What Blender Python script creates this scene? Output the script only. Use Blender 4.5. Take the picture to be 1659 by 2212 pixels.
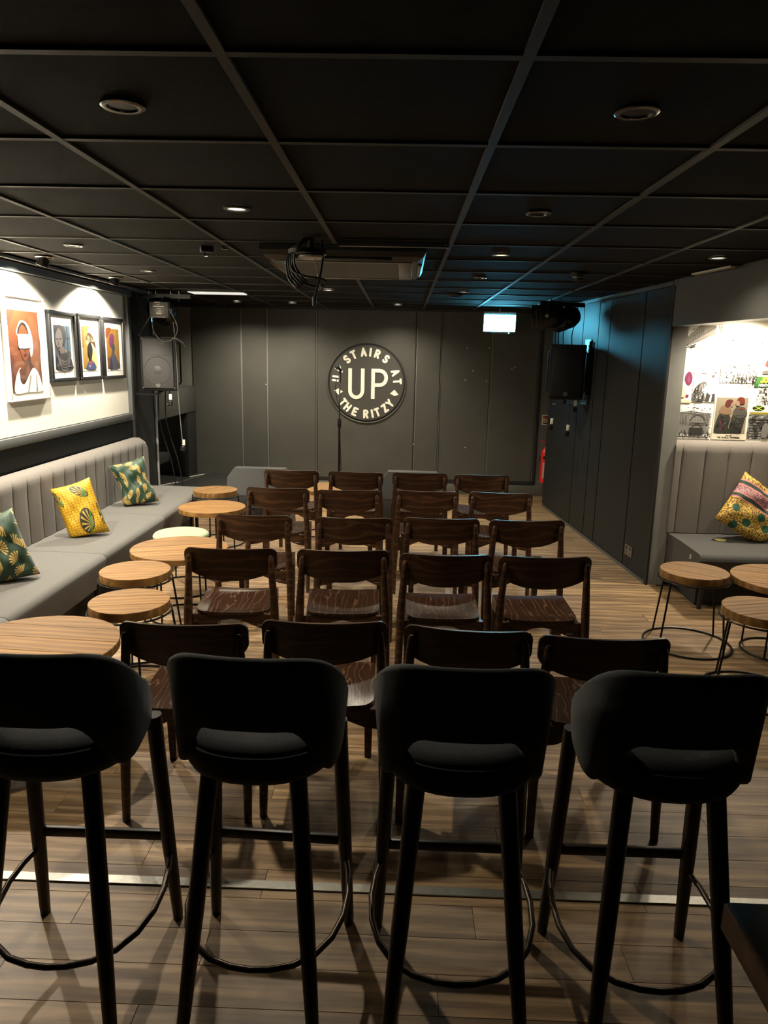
import bpy, bmesh, math, random
from math import sin, cos, pi, radians, sqrt, atan2, hypot
from mathutils import Vector, Matrix
random.seed(7)
scene = bpy.context.scene
C = scene.collection
for o in list(bpy.data.objects): bpy.data.objects.remove(o)

# ------------------------------------------------------------------ camera
CAMZ = 1.69
PITCH, YAW, ROLL = .2115066, -.0221114, .0212067
fw = Vector((sin(YAW)*cos(PITCH), cos(YAW)*cos(PITCH), -sin(PITCH)))
rt = Vector((cos(YAW), -sin(YAW), 0)); up = rt.cross(fw)
R_ = rt*cos(ROLL) + up*sin(ROLL); U_ = rt*-sin(ROLL) + up*cos(ROLL)
cam = bpy.data.objects.new('camera', bpy.data.cameras.new('camera')); C.objects.link(cam)
cam.matrix_world = Matrix(((R_.x, U_.x, -fw.x, 0), (R_.y, U_.y, -fw.y, 0), (R_.z, U_.z, -fw.z, CAMZ), (0, 0, 0, 1)))
cam.data.sensor_fit = 'VERTICAL'; cam.data.sensor_height = 24; cam.data.sensor_width = 18
cam.data.lens = 1564.08/2212*24; cam.data.clip_start = .02
scene.camera = cam
# ------------------------------------------------------------------ world and exposure
w = bpy.data.worlds.new('world'); scene.world = w; w.use_nodes = True
w.node_tree.nodes['Background'].inputs[0].default_value = (.02, .02, .022, 1)
w.node_tree.nodes['Background'].inputs[1].default_value = .1
vs = scene.view_settings
vs.view_transform = 'Standard'; vs.look = 'None'; vs.gamma = 1; vs.exposure = 1.15
try: vs.use_curve_mapping = False
except Exception: pass

# light levels of the room's own lamps (watts)
P_DOWN = dict(left=13, mid=60, aisle=24, right=17, back=54, near=48)
P_WALL = 90
P_ALCOVE = 64
E_EXIT = 34
WARM = (1.0, .89, .68)

# ------------------------------------------------------------------ helpers
def hexc(r, g, b): return (r, g, b, 1)
MATS = {}
def nodes_of(name):
    m = bpy.data.materials.new(name); m.use_nodes = True
    nt = m.node_tree; return m, nt, nt.nodes, nt.links, nt.nodes['Principled BSDF']
def plain(name, col, rough=.5, metal=0, spec=None, noise=0, nscale=40, bump=0, bscale=200, emit=None, estr=0, sheen=0):
    if name in MATS: return MATS[name]
    m, nt, N, L, b = nodes_of(name)
    b.inputs['Base Color'].default_value = (*col, 1); b.inputs['Roughness'].default_value = rough; b.inputs['Metallic'].default_value = metal
    if spec is not None: b.inputs['Specular IOR Level'].default_value = spec
    if sheen: b.inputs['Sheen Weight'].default_value = sheen
    tc = N.new('ShaderNodeTexCoord')
    if noise:
        n = N.new('ShaderNodeTexNoise'); n.inputs['Scale'].default_value = nscale; n.inputs['Detail'].default_value = 4
        r = N.new('ShaderNodeMapRange'); r.inputs[3].default_value = 1-noise; r.inputs[4].default_value = 1+noise
        mx = N.new('ShaderNodeMix'); mx.data_type = 'RGBA'; mx.blend_type = 'MULTIPLY'; mx.inputs[0].default_value = 1
        mx.inputs[6].default_value = (*col, 1)
        L.new(tc.outputs['Object'], n.inputs['Vector']); L.new(n.outputs['Fac'], r.inputs[0]); L.new(r.outputs[0], mx.inputs[7]); L.new(mx.outputs[2], b.inputs['Base Color'])
    if bump:
        n2 = N.new('ShaderNodeTexNoise'); n2.inputs['Scale'].default_value = bscale; n2.inputs['Detail'].default_value = 3
        bp = N.new('ShaderNodeBump'); bp.inputs['Strength'].default_value = bump; bp.inputs['Distance'].default_value = .002
        L.new(tc.outputs['Object'], n2.inputs['Vector']); L.new(n2.outputs['Fac'], bp.inputs['Height']); L.new(bp.outputs[0], b.inputs['Normal'])
    if emit:
        b.inputs['Emission Color'].default_value = (*emit, 1); b.inputs['Emission Strength'].default_value = estr
    MATS[name] = m; return m

def wood(name, dark, light, rough=.4, scale=(1, 1, 1), wave=6, distort=6, rnd=3.0, linew=.5, bump=.15, tint=.15, pores=.35, bands='Y', streak=(6, 90, 90), dscale=.8):
    """grain runs along local X; scale stretches the pattern"""
    m, nt, N, L, b = nodes_of(name)
    tc = N.new('ShaderNodeTexCoord'); oi = N.new('ShaderNodeObjectInfo')
    mul = N.new('ShaderNodeMath'); mul.operation = 'MULTIPLY'; mul.inputs[1].default_value = rnd*7.3
    L.new(oi.outputs['Random'], mul.inputs[0])
    add = N.new('ShaderNodeVectorMath'); add.operation = 'ADD'; cb = N.new('ShaderNodeCombineXYZ')
    L.new(mul.outputs[0], cb.inputs[0]); L.new(mul.outputs[0], cb.inputs[1]); L.new(mul.outputs[0], cb.inputs[2])
    L.new(tc.outputs['Object'], add.inputs[0]); L.new(cb.outputs[0], add.inputs[1])
    mp = N.new('ShaderNodeMapping'); mp.inputs['Scale'].default_value = scale; L.new(add.outputs[0], mp.inputs['Vector'])
    wv = N.new('ShaderNodeTexWave'); wv.bands_direction = bands; wv.inputs['Scale'].default_value = wave; wv.inputs['Distortion'].default_value = distort
    wv.inputs['Detail'].default_value = 2.5; wv.inputs['Detail Scale'].default_value = dscale
    L.new(mp.outputs[0], wv.inputs['Vector'])
    rp = N.new('ShaderNodeValToRGB'); rp.color_ramp.elements[0].position = linew; rp.color_ramp.elements[1].position = 1
    rp.color_ramp.elements[0].color = (*dark, 1); rp.color_ramp.elements[1].color = (*light, 1)
    L.new(wv.outputs['Fac'], rp.inputs[0])
    st = N.new('ShaderNodeTexNoise'); mp2 = N.new('ShaderNodeMapping'); mp2.inputs['Scale'].default_value = streak
    st.inputs['Scale'].default_value = 1; st.inputs['Detail'].default_value = 3
    L.new(add.outputs[0], mp2.inputs['Vector']); L.new(mp2.outputs[0], st.inputs['Vector'])
    mr = N.new('ShaderNodeMapRange'); mr.inputs[1].default_value = .3; mr.inputs[2].default_value = .7; mr.inputs[3].default_value = 1-pores; mr.inputs[4].default_value = 1+pores*.5
    L.new(st.outputs['Fac'], mr.inputs[0])
    mx = N.new('ShaderNodeMix'); mx.data_type = 'RGBA'; mx.blend_type = 'MULTIPLY'; mx.inputs[0].default_value = 1
    L.new(rp.outputs[0], mx.inputs[6]); L.new(mr.outputs[0], mx.inputs[7])
    tv = N.new('ShaderNodeMapRange'); tv.inputs[3].default_value = 1-tint; tv.inputs[4].default_value = 1+tint; L.new(oi.outputs['Random'], tv.inputs[0])
    mx2 = N.new('ShaderNodeMix'); mx2.data_type = 'RGBA'; mx2.blend_type = 'MULTIPLY'; mx2.inputs[0].default_value = 1
    L.new(mx.outputs[2], mx2.inputs[6]); L.new(tv.outputs[0], mx2.inputs[7]); L.new(mx2.outputs[2], b.inputs['Base Color'])
    b.inputs['Roughness'].default_value = rough
    if bump:
        bp = N.new('ShaderNodeBump'); bp.inputs['Strength'].default_value = bump; bp.inputs['Distance'].default_value = .001
        L.new(st.outputs['Fac'], bp.inputs['Height']); L.new(bp.outputs[0], b.inputs['Normal'])
    MATS[name] = m; return m

class MB:
    def __init__(s): s.v = []; s.f = []; s.m = []
    def add(s, vs, fs, mi=0):
        o = len(s.v); s.v += [tuple(v) for v in vs]; s.f += [tuple(i+o for i in f) for f in fs]; s.m += [mi]*len(fs); return s
    def box(s, c, d, M=None, mi=0, r=0, seg=2):
        x, y, z = d[0]/2, d[1]/2, d[2]/2
        if r:
            bm = bmesh.new(); bmesh.ops.create_cube(bm, size=1)
            for v in bm.verts: v.co = Vector((v.co.x*d[0], v.co.y*d[1], v.co.z*d[2]))
            bmesh.ops.bevel(bm, geom=bm.edges[:], offset=min(r, .49*min(d)), segments=seg, profile=.5, affect='EDGES')
            bm.verts.index_update(); vs = [v.co.copy() for v in bm.verts]; fs = [[v.index for v in f.verts] for f in bm.faces]; bm.free()
        else:
            vs = [Vector((i*x, j*y, k*z)) for i in (-1, 1) for j in (-1, 1) for k in (-1, 1)]
            fs = [(0, 1, 3, 2), (4, 6, 7, 5), (0, 4, 5, 1), (2, 3, 7, 6), (0, 2, 6, 4), (1, 5, 7, 3)]
        if M is not None: vs = [M @ v for v in vs]
        return s.add([v+Vector(c) for v in vs], fs, mi)
    def b2(s, a, b, mi=0, r=0):
        return s.box([(a[i]+b[i])/2 for i in range(3)], [abs(b[i]-a[i]) for i in range(3)], mi=mi, r=r)
    def tube(s, pts, r, n=8, closed=False, mi=0, caps=True):
        P = [Vector(p) for p in pts]; k = len(P); rr = r if isinstance(r, (list, tuple)) else [r]*k
        vs = []; prev = None
        for i, p in enumerate(P):
            if closed: t = P[(i+1) % k]-P[i-1]
            else: t = P[min(i+1, k-1)]-P[max(i-1, 0)]
            t.normalize()
            if prev is None:
                a = Vector((0, 0, 1)) if abs(t.z) < .9 else Vector((1, 0, 0)); u = (a-t*a.dot(t)).normalized()
            else: u = (prev-t*prev.dot(t)).normalized()
            prev = u; w_ = t.cross(u)
            for j in range(n):
                an = 2*pi*j/n; vs.append(p+(u*cos(an)+w_*sin(an))*rr[i])
        fs = []
        for i in range(k if closed else k-1):
            a = i*n; b = ((i+1) % k)*n
            for j in range(n): fs.append((a+j, a+(j+1) % n, b+(j+1) % n, b+j))
        if not closed and caps: fs += [tuple(range(n-1, -1, -1)), tuple(range((k-1)*n, k*n))]
        return s.add(vs, fs, mi)
    def lathe(s, prof, c=(0, 0, 0), n=24, M=None, mi=0, closed=False):
        vs = []; fs = []; k = len(prof)
        for (r, z) in prof:
            for j in range(n):
                an = 2*pi*j/n; vs.append(Vector((max(r, 1e-4)*cos(an), max(r, 1e-4)*sin(an), z)))
        for i in range(k if closed else k-1):
            a = i*n; b = ((i+1) % k)*n
            for j in range(n): fs.append((a+j, a+(j+1) % n, b+(j+1) % n, b+j))
        if not closed: fs += [tuple(range(n-1, -1, -1)), tuple(range((k-1)*n, k*n))]
        if M is not None: vs = [M @ v for v in vs]
        return s.add([v+Vector(c) for v in vs], fs, mi)
    def prism(s, poly, o, u, v, d, mi=0):
        """poly in (u,v); extruded by vector d from origin o"""
        o, u, v, d = Vector(o), Vector(u), Vector(v), Vector(d); n = len(poly)
        A = [o+u*p[0]+v*p[1] for p in poly]; B = [p+d for p in A]
        fs = [tuple(range(n-1, -1, -1)), tuple(range(n, 2*n))]+[(i, (i+1) % n, n+(i+1) % n, n+i) for i in range(n)]
        return s.add(A+B, fs, mi)
    def loft(s, rings, mi=0, caps=True, closed_ring=True):
        n = len(rings[0]); vs = [p for r in rings for p in r]; fs = []
        for i in range(len(rings)-1):
            for j in range(n if closed_ring else n-1):
                fs.append((i*n+j, i*n+(j+1) % n, (i+1)*n+(j+1) % n, (i+1)*n+j))
        if caps: fs += [tuple(range(n-1, -1, -1)), tuple(range((len(rings)-1)*n, len(rings)*n))]
        return s.add(vs, fs, mi)
    def mesh(s, name, mats, smooth=40):
        me = bpy.data.meshes.new(name); me.from_pydata(s.v, [], s.f)
        for m in (mats if isinstance(mats, (list, tuple)) else [mats]): me.materials.append(m)
        me.polygons.foreach_set('material_index', s.m)
        bm = bmesh.new(); bm.from_mesh(me); bmesh.ops.recalc_face_normals(bm, faces=bm.faces[:]); bm.to_mesh(me); bm.free()
        if smooth:
            me.polygons.foreach_set('use_smooth', [True]*len(me.polygons)); me.set_sharp_from_angle(angle=radians(smooth))
        me.update(); return me
    def obj(s, name, mats, parent=None, smooth=40, loc=(0, 0, 0)):
        return link(name, s.mesh(name, mats, smooth), parent, loc)

def link(name, data, parent=None, loc=(0, 0, 0), rot=None):
    o = bpy.data.objects.new(name, data); C.objects.link(o); o.location = loc
    if rot: o.rotation_euler = rot
    if parent: o.parent = parent
    return o
def tag(o, label=None, cat=None, group=None, kind=None):
    for k, v in (('label', label), ('category', cat), ('group', group), ('kind', kind)):
        if v: o[k] = v
    return o
def thing(name, label, cat, loc=(0, 0, 0), rotz=0, group=None):
    o = bpy.data.objects.new(name, None); C.objects.link(o); o.location = loc; o.rotation_euler = (0, 0, rotz); o.empty_display_size = .05
    return tag(o, label, cat, group)
def struct(name, mb, mats, smooth=40): return tag(mb.obj(name, mats, None, smooth), kind='structure')
def copy_tree(o, parent=None):
    c = o.copy(); C.objects.link(c); c.parent = parent
    for ch in list(o.children): copy_tree(ch, c)
    return c
def spot(name, loc, target, watts, deg=80, blend=.6, col=WARM, rad=.03, parent=None):
    l = bpy.data.lights.new(name, 'SPOT'); l.energy = watts; l.color = col; l.spot_size = radians(deg); l.spot_blend = blend; l.shadow_soft_size = rad
    o = bpy.data.objects.new(name, l); C.objects.link(o)
    if parent: o.parent = parent
    o.location = loc; o.rotation_euler = (Vector(target)-Vector(loc)).to_track_quat('-Z', 'Y').to_euler(); return o
def ell(cx, cy, rx, ry, n=20, a0=0, a1=2*pi):
    return [(cx+rx*cos(a0+(a1-a0)*i/n), cy+ry*sin(a0+(a1-a0)*i/n)) for i in range(n)]
def smoothp(p, k=4):
    out = []; n = len(p)
    for i in range(n):
        p0, p1, p2, p3 = p[i-1], p[i], p[(i+1) % n], p[(i+2) % n]
        for j in range(k):
            t = j/k
            out.append(tuple(.5*((2*p1[a])+(-p0[a]+p2[a])*t+(2*p0[a]-5*p1[a]+4*p2[a]-p3[a])*t*t+(-p0[a]+3*p1[a]-3*p2[a]+p3[a])*t**3) for a in (0, 1)))
    return out
def capsule(a, b, r, n=6):
    an = atan2(b[1]-a[1], b[0]-a[0])
    return [(b[0]+r*cos(an-pi/2+pi*i/n), b[1]+r*sin(an-pi/2+pi*i/n)) for i in range(n+1)]+[(a[0]+r*cos(an+pi/2+pi*i/n), a[1]+r*sin(an+pi/2+pi*i/n)) for i in range(n+1)]
def ribbon(pts, r):
    """one polygon along a polyline with flat ends"""
    L_, R__ = [], []
    for i, p in enumerate(pts):
        a = pts[max(i-1, 0)]; b = pts[min(i+1, len(pts)-1)]; d = hypot(b[0]-a[0], b[1]-a[1]) or 1
        nx, ny = -(b[1]-a[1])/d*r, (b[0]-a[0])/d*r; L_.append((p[0]+nx, p[1]+ny)); R__.append((p[0]-nx, p[1]-ny))
    return L_+R__[::-1]
def arcp(cx, cy, rx, ry, a0, a1, n=10): return [(cx+rx*cos(radians(a0+(a1-a0)*i/n)), cy+ry*sin(radians(a0+(a1-a0)*i/n))) for i in range(n+1)]
# stroke letters, height 1, given width
FONT = {
 'A': (.6, [[(0, 0), (.3, 1), (.6, 0)], [(.12, .33), (.48, .33)]]), 'C': (.55, [arcp(.32, .5, .32, .5, 55, 305)]), 'D': (.55, [[(0, 0), (0, 1)], [(0, 1)]+arcp(.12, .5, .43, .5, 90, -90)+[(0, 0)]]),
 'E': (.5, [[(.5, 1), (0, 1), (0, 0), (.5, 0)], [(0, .52), (.4, .52)]]), 'F': (.5, [[(.5, 1), (0, 1), (0, 0)], [(0, .52), (.4, .52)]]),
 'H': (.55, [[(0, 0), (0, 1)], [(.55, 0), (.55, 1)], [(0, .5), (.55, .5)]]), 'I': (.05, [[(.02, 0), (.02, 1)]]), 'J': (.45, [[(.45, 1), (.45, .25)]+arcp(.225, .25, .225, .25, 0, -170)]),
 'L': (.45, [[(0, 1), (0, 0), (.45, 0)]]), 'M': (.7, [[(0, 0), (0, 1), (.35, .4), (.7, 1), (.7, 0)]]), 'N': (.58, [[(0, 0), (0, 1), (.58, 0), (.58, 1)]]), 'O': (.6, [arcp(.3, .5, .3, .5, 0, 360, 18)]),
 'P': (.5, [[(0, 0), (0, 1), (.22, 1)]+arcp(.22, .74, .28, .26, 90, -90)+[(0, .48)]]), 'R': (.5, [[(0, 0), (0, 1), (.22, 1)]+arcp(.22, .75, .26, .25, 90, -90)+[(0, .5)], [(.2, .5), (.5, 0)]]),
 'S': (.5, [arcp(.25, .75, .23, .25, 30, 270, 9)+arcp(.25, .25, .25, .25, 90, -150, 9)]), 'T': (.55, [[(0, 1), (.55, 1)], [(.275, 1), (.275, 0)]]),
 'U': (.55, [[(0, 1), (0, .27)]+arcp(.275, .27, .275, .27, 180, 360)+[(.55, 1)]]), 'Y': (.55, [[(0, 1), (.275, .48), (.55, 1)], [(.275, .48), (.275, 0)]]), 'Z': (.5, [[(0, 1), (.5, 1), (0, 0), (.5, 0)]]), ' ': (.3, []),
}
def glyph(mb, ch, org, u, v, nrm, h, sw, mi=0, depth=.004, rounded=True):
    """letter whose baseline centre sits at org"""
    wd, st = FONT[ch]; u, v, nrm = Vector(u), Vector(v), Vector(nrm)
    for i, pl in enumerate(st):
        pl = [((p[0]-wd/2)*h, p[1]*h) for p in pl]
        if rounded:
            for q, (a, b) in enumerate(zip(pl, pl[1:])): mb.prism(capsule(a, b, sw/2), org, u, v, nrm*(depth*(1+.06*((q+5*i) % 7))), mi)
        else: mb.prism(ribbon(pl, sw/2), org, u, v, nrm*(depth), mi)
def word(mb, txt, org, u, v, nrm, h, sw, mi=0, depth=.001, gap=.28):
    ws = [FONT[c][0]*h for c in txt]; tot = sum(ws)+gap*h*(len(txt)-1); x = -tot/2
    for c, wd in zip(txt, ws):
        glyph(mb, c, Vector(org)+Vector(u)*(x+wd/2), u, v, nrm, h, sw, mi, depth); x += wd+gap*h

# ------------------------------------------------------------------ materials
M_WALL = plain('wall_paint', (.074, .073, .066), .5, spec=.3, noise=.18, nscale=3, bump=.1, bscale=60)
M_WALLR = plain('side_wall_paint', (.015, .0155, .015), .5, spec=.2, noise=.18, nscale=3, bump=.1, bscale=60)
M_GAP = plain('groove_dark', (.006, .006, .006), .6)
M_BATTEN = plain('joint_strip', (.20, .20, .185), .45)
M_BLACK = plain('matt_black', (.012, .012, .012), .6, noise=.2, nscale=20)
M_TILE = plain('ceiling_tile', (.0155, .0138, .0115), .9, spec=.06, noise=.25, nscale=30, bump=.35, bscale=260)
M_TBAR = plain('ceiling_bar', (.045, .042, .036), .6, spec=.15)
M_WHITEW = plain('white_board', (.80, .76, .66), .55, noise=.02, nscale=4)
M_RAIL = plain('rail_grey', (.085, .089, .09), .35, noise=.1, nscale=12)
M_CHROME = plain('chrome', (.55, .55, .55), .18, 1)
M_STEEL = plain('brushed_steel', (.34, .33, .30), .38, .85, noise=.25, nscale=60)
M_BLKMETAL = plain('black_metal', (.014, .014, .014), .35, .6)
M_PLASTIC = plain('black_plastic', (.008, .008, .0082), .5, spec=.25, bump=.15, bscale=400)
M_GRILLE = plain('speaker_grille', (.042, .041, .038), .5, bump=.5, bscale=700, noise=.1, nscale=30)
M_GRILLEB = plain('black_grille', (.004, .004, .004), .6, spec=.15, bump=.5, bscale=700)
M_CABLE = plain('cable_black', (.012, .012, .012), .5)
M_CABLEG = plain('cable_grey', (.17, .165, .15), .5)
M_TAG = plain('paper_tag', (.75, .72, .62), .6)
M_CREAM = plain('cream_paint', (.86, .83, .74), .5)
M_FAB = plain('grey_fabric', (.140, .124, .105), .85, noise=.14, nscale=90, bump=.35, bscale=500, sheen=.15)
M_FABS = plain('grey_seat_fabric', (.100, .095, .085), .85, noise=.12, nscale=60, bump=.3, bscale=500, sheen=.1)
M_NAVY = plain('navy_fabric', (.046, .050, .058), .8, noise=.15, nscale=120, bump=.4, bscale=420, sheen=.12)
M_GREEN = plain('pale_green_velvet', (.27, .33, .19), .8, noise=.08, nscale=25, bump=.2, bscale=200, sheen=.3)
M_CHAIR = wood('chair_wood', (.040, .0170, .0078), (.088, .040, .0185), .34, (.25, 1, 1), 6, 10, 3, .68, .1, .12, .3, 'Z', (8, 120, 120), 1.6)
M_SEATW = wood('seat_wood', (.036, .016, .0088), (.105, .056, .034), .19, (1, .22, 1), 9, 12, 3, .92, .12, .15, .3, 'X', (120, 8, 120), 1.8)
M_LEGW = wood('stool_leg_wood', (.010, .0058, .0036), (.020, .011, .007), .4, (1, 1, 1), 5, 3, 3, .4, .1, .05)
M_OAK = wood('table_wood', (.160, .071, .0115), (.250, .124, .025), .7, (.16, 1, 1), 7, 5, 3, .1, .25, .16, .3, 'Y', (5, 110, 110), 1.5)
M_FLOOR = wood('floor_plank', (.205, .122, .057), (.325, .208, .104), .5, (.22, 1, 1), 4.5, 6, 5, .12, .25, .24, .45, 'Y', (4, 70, 70), 2.0)
M_FIRE = plain('extinguisher_red', (.62, .02, .02), .35)
M_EXIT = plain('exit_sign_face', (.8, .9, .9), .5, emit=(.14, .70, 1.0), estr=E_EXIT)

# ------------------------------------------------------------------ floor
BACK = 9.1
ROOM_L, ROOM_R = -3.15, 3.45
mb = MB(); mb.b2((ROOM_L, -1.6, -.06), (ROOM_R, BACK+.15, -.006))
floor = struct('floor', mb, plain('floor_base', (.045, .030, .019), .8))
def plank_mesh(L, W, nm='plank'):
    m = MB(); g = .0005; t = .0035
    a, b = L/2-g, W/2-g
    m.loft([[Vector((-a, -b, -.006)), Vector((a, -b, -.006)), Vector((a, b, -.006)), Vector((-a, b, -.006))],
            [Vector((-a, -b, -.001)), Vector((a, -b, -.001)), Vector((a, b, -.001)), Vector((-a, b, -.001))],
            [Vector((-a+.0006, -b+.0006, 0)), Vector((a-.0006, -b+.0006, 0)), Vector((a-.0006, b-.0006, 0)), Vector((-a+.0006, b-.0006, 0))]])
    return m.mesh(nm, M_FLOOR, 20)
PW, PL = .132, 1.22
cache = {}
nrow = 0; y = 1.32
while y < BACK-.02:
    x0, x1 = (-2.3, 2.0) if y < 5.5 else (-2.3, 1.95)
    if 2.6 < y < 5.4: x1 = 2.62
    if y < 2.2: x0, x1 = -1.45, 1.5
    elif y < 3.2: x0 = -2.0
    if y > 7.6: x0 = -1.5
    yy = min(y+PW, BACK)
    x = x0 - ((nrow*.437) % 1)*PL*.8
    while x < x1:
        a, b = max(x, x0), min(x+PL, x1)
        if b-a > .08:
            key = (round(b-a, 2), round(yy-y, 3))
            if key not in cache: cache[key] = plank_mesh(b-a, yy-y)
            p = link('plank', cache[key], floor, ((a+b)/2, (y+yy)/2, 0))
        x += PL
    y += PW; nrow += 1
mb = MB(); mb.b2((-2.5, 2.028, 0), (2.1, 2.056, .004)); mb.b2((-2.5, 2.018, 0), (2.1, 2.028, .006))
struct('trim_1', mb, M_STEEL)

# ------------------------------------------------------------------ ceiling (tiles in a bar grid)
CZ = 2.261
mb = MB(); mb.b2((ROOM_L, -1.6, CZ+.03), (ROOM_R, BACK+.15, CZ+.10)); ceiling = struct('ceiling', mb, M_BLACK)
GX = [-2.56]+[-.373+.6*k for k in range(-3, 5)]+[2.2]
GY = [-1.5]+[1.564+.6*k for k in range(-4, 13)]+[BACK]
def right_x(y): return 1.93-.0807*(y-5.45)
tcache = {}
for i in range(len(GX)-1):
    for j in range(len(GY)-1):
        a, b, c, d = GX[i], GX[i+1], GY[j], GY[j+1]
        if b-a < .03 or d-c < .03 or a > right_x(c)+.05: continue
        if d < 1.0: continue
        if i == 5-1 and False: continue
        key = (round(b-a, 3), round(d-c, 3))
        if key not in tcache: tcache[key] = MB().box((0, 0, 0), (b-a-.004, d-c-.004, .02)).mesh('ceiling_tile', M_TILE, 0)
        link('ceiling_tile', tcache[key], ceiling, ((a+b)/2, (c+d)/2, CZ+.017))
for x in GX[1:-1]:
    ye = BACK if x < 1.6 else 8.0-(x-1.427)*4.2
    MB().b2((x-.012, 1.0, CZ-.001), (x+.012, ye, CZ+.008)).obj('ceiling_bar', M_TBAR, ceiling, 0)
for yv in GY[1:-1]:
    if yv < 1.0: continue
    MB().b2((-2.56, yv-.012, CZ), (min(2.1, right_x(yv)), yv+.012, CZ+.008)).obj('ceiling_bar', M_TBAR, ceiling, 0)

# ------------------------------------------------------------------ walls
# back wall: dark boards with narrow joints
mb = MB(); mb.b2((ROOM_L, BACK, 0), (2.4, BACK+.12, CZ+.05)); wb = struct('wall_back', mb, M_BATTEN)
BX = [-2.62, -2.0, -1.683, -1.068, .153, .459, 1.073, 1.655]
for a, b in zip(BX, BX[1:]):
    MB().box(((a+b)/2, BACK-.008, (2.262+.178)/2), (b-a-.022, .016, 2.262-.178), r=.003, seg=1).obj('wall_panel', M_WALL, wb)
for xg in (-1.062, .147, .465): MB().b2((xg-.003, BACK-.014, .18), (xg+.003, BACK+.001, 2.26)).obj('shadow_gap', M_GAP, wb)
MB().b2((1.66, BACK-.03, .18), (1.69, BACK, 2.26)).obj('door_jamb', M_BLACK, wb)
MB().b2((-1.6, BACK-.02, .135), (1.69, BACK, .178)).obj('panel_foot', M_GAP, wb)
dots = MB()
for (x, z) in [(.776, 1.811), (1.046, 1.817), (.856, 1.541), (.765, 1.427), (1.027, 1.422), (1.369, 1.596), (1.33, 1.575), (.802, .593), (.15, .62), (-1.7, 1.32)]:
    dots.lathe([(.007, 0), (.005, .004)], (x, BACK-.016, z), 8, Matrix.Rotation(pi/2, 3, 'X'))
dots.obj('screw_mark', M_TAG, wb)
mb = MB(); mb.b2((-1.5, BACK-.035, 0), (1.95, BACK, .13), r=.004); struct('baseboard_back', mb, plain('skirting_grey', (.12, .12, .11), .45))
mb = MB(); mb.b2((ROOM_L, BACK-.045, CZ-.03), (1.7, BACK, CZ+.01)); struct('trim_2', mb, M_BLACK)

# left wall
LX = -2.56
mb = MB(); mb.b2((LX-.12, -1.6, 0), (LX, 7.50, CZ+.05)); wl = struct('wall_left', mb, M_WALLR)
mb = MB(); mb.b2((ROOM_L-.1, 7.42, 0), (ROOM_L, BACK+.1, CZ+.05)); mb.b2((ROOM_L, 7.42, 0), (LX-.12, 7.5, CZ+.05)); struct('wall_recess', mb, M_BLACK)
MB().b2((LX, 2.4, 1.125), (LX+.012, 6.745, 2.175)).obj('display_board', M_WHITEW, wl)
MB().b2((LX, 2.4, 1.062), (LX+.045, 6.80, 1.123), r=.004).obj('bottom_rail', plain('rail_lower', (.10, .102, .10), .4), wl)
MB().b2((LX, 2.4, 1.118), (LX+.02, 6.745, 1.127)).obj('rail_shadow_line', M_GAP, wl)
MB().b2((LX, 6.735, 1.06), (LX+.05, 6.80, 2.24), r=.004).obj('end_stile', M_RAIL, wl)
MB().b2((LX, 2.4, 2.178), (LX+.06, 6.83, 2.232), r=.006).obj('top_rail', M_RAIL, wl)
MB().b2((LX, 1.0, CZ-.022), (LX+.09, 7.3, CZ-.002), r=.003).obj('ceiling_cove', plain('cove', (.16, .155, .14), .5), wl)
MB().b2((LX, 6.83, 0), (LX+.006, 6.90, 1.06)).obj('post_strip', M_RAIL, wl)
# recessed corner beside the stage: ledge beam and far post
mb = MB(); mb.b2((LX-.14, 7.5, .98), (LX-.02, BACK-.02, 1.285), r=.004); mb.b2((LX-.14, 7.5, 1.285), (LX-.02, BACK-.02, 1.29))
struct('trim_3', mb, plain('ledge_paint', (.052, .052, .05), .4, noise=.15, nscale=6))
mb = MB(); mb.b2((LX-.14, 8.72, 0), (LX-.03, BACK-.02, .98), r=.004); struct('trim_4', mb, M_WALLR)
mb = MB(); mb.b2((LX-.13, 7.5, .50), (LX-.03, 7.98, .60), r=.004); struct('trim_5', mb, M_WALLR)

# right wall: angled, boarded
RA, RB = Vector((1.93, 5.45, 0)), Vector((1.689, 8.44, 0))
rd = (RB-RA).normalized(); rn = Vector((-rd.y, rd.x, 0))   # rn points into the room (-X)
def rw(s, out=0, z=0): p = RA+rd*s+rn*out; return Vector((p.x, p.y, z))
def rbox(m, s0, s1, o0, o1, z0, z1, mi=0):
    return m.prism([(s0, o0), (s1, o0), (s1, o1), (s0, o1)], (RA.x, RA.y, z0), rd, rn, (0, 0, z1-z0), mi)
LEN = (RB-RA).length
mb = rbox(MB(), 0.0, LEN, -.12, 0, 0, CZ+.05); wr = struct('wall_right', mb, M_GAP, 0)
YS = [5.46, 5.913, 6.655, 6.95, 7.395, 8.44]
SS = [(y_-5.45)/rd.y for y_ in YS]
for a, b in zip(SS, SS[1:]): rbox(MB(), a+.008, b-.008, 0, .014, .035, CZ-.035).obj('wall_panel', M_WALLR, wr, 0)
rbox(MB(), 0, LEN, 0, .02, CZ-.03, CZ-.004).obj('ceiling_cove', plain('cove_dark', (.07, .07, .068), .5), wr, 0)
rbox(MB(), 0, LEN, 0, .018, 0, .022).obj('floor_bead', plain('bead', (.085, .08, .07), .45), wr, 0)
rbox(MB(), -.03, .010, 0, .017, 0, CZ-.035).obj('shadow_gap', M_GAP, wr, 0)
# side of the passage behind the right wall
mb = MB(); mb.b2((1.98, 8.30, 0), (2.08, BACK, CZ+.05)); struct('wall_passage', mb, M_WALLR)
mb = MB(); mb.b2((1.70, BACK-.02, .13), (1.98, BACK, 2.2)); struct('trim_6', mb, plain('passage_panel', (.10, .10, .095), .5))
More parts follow.
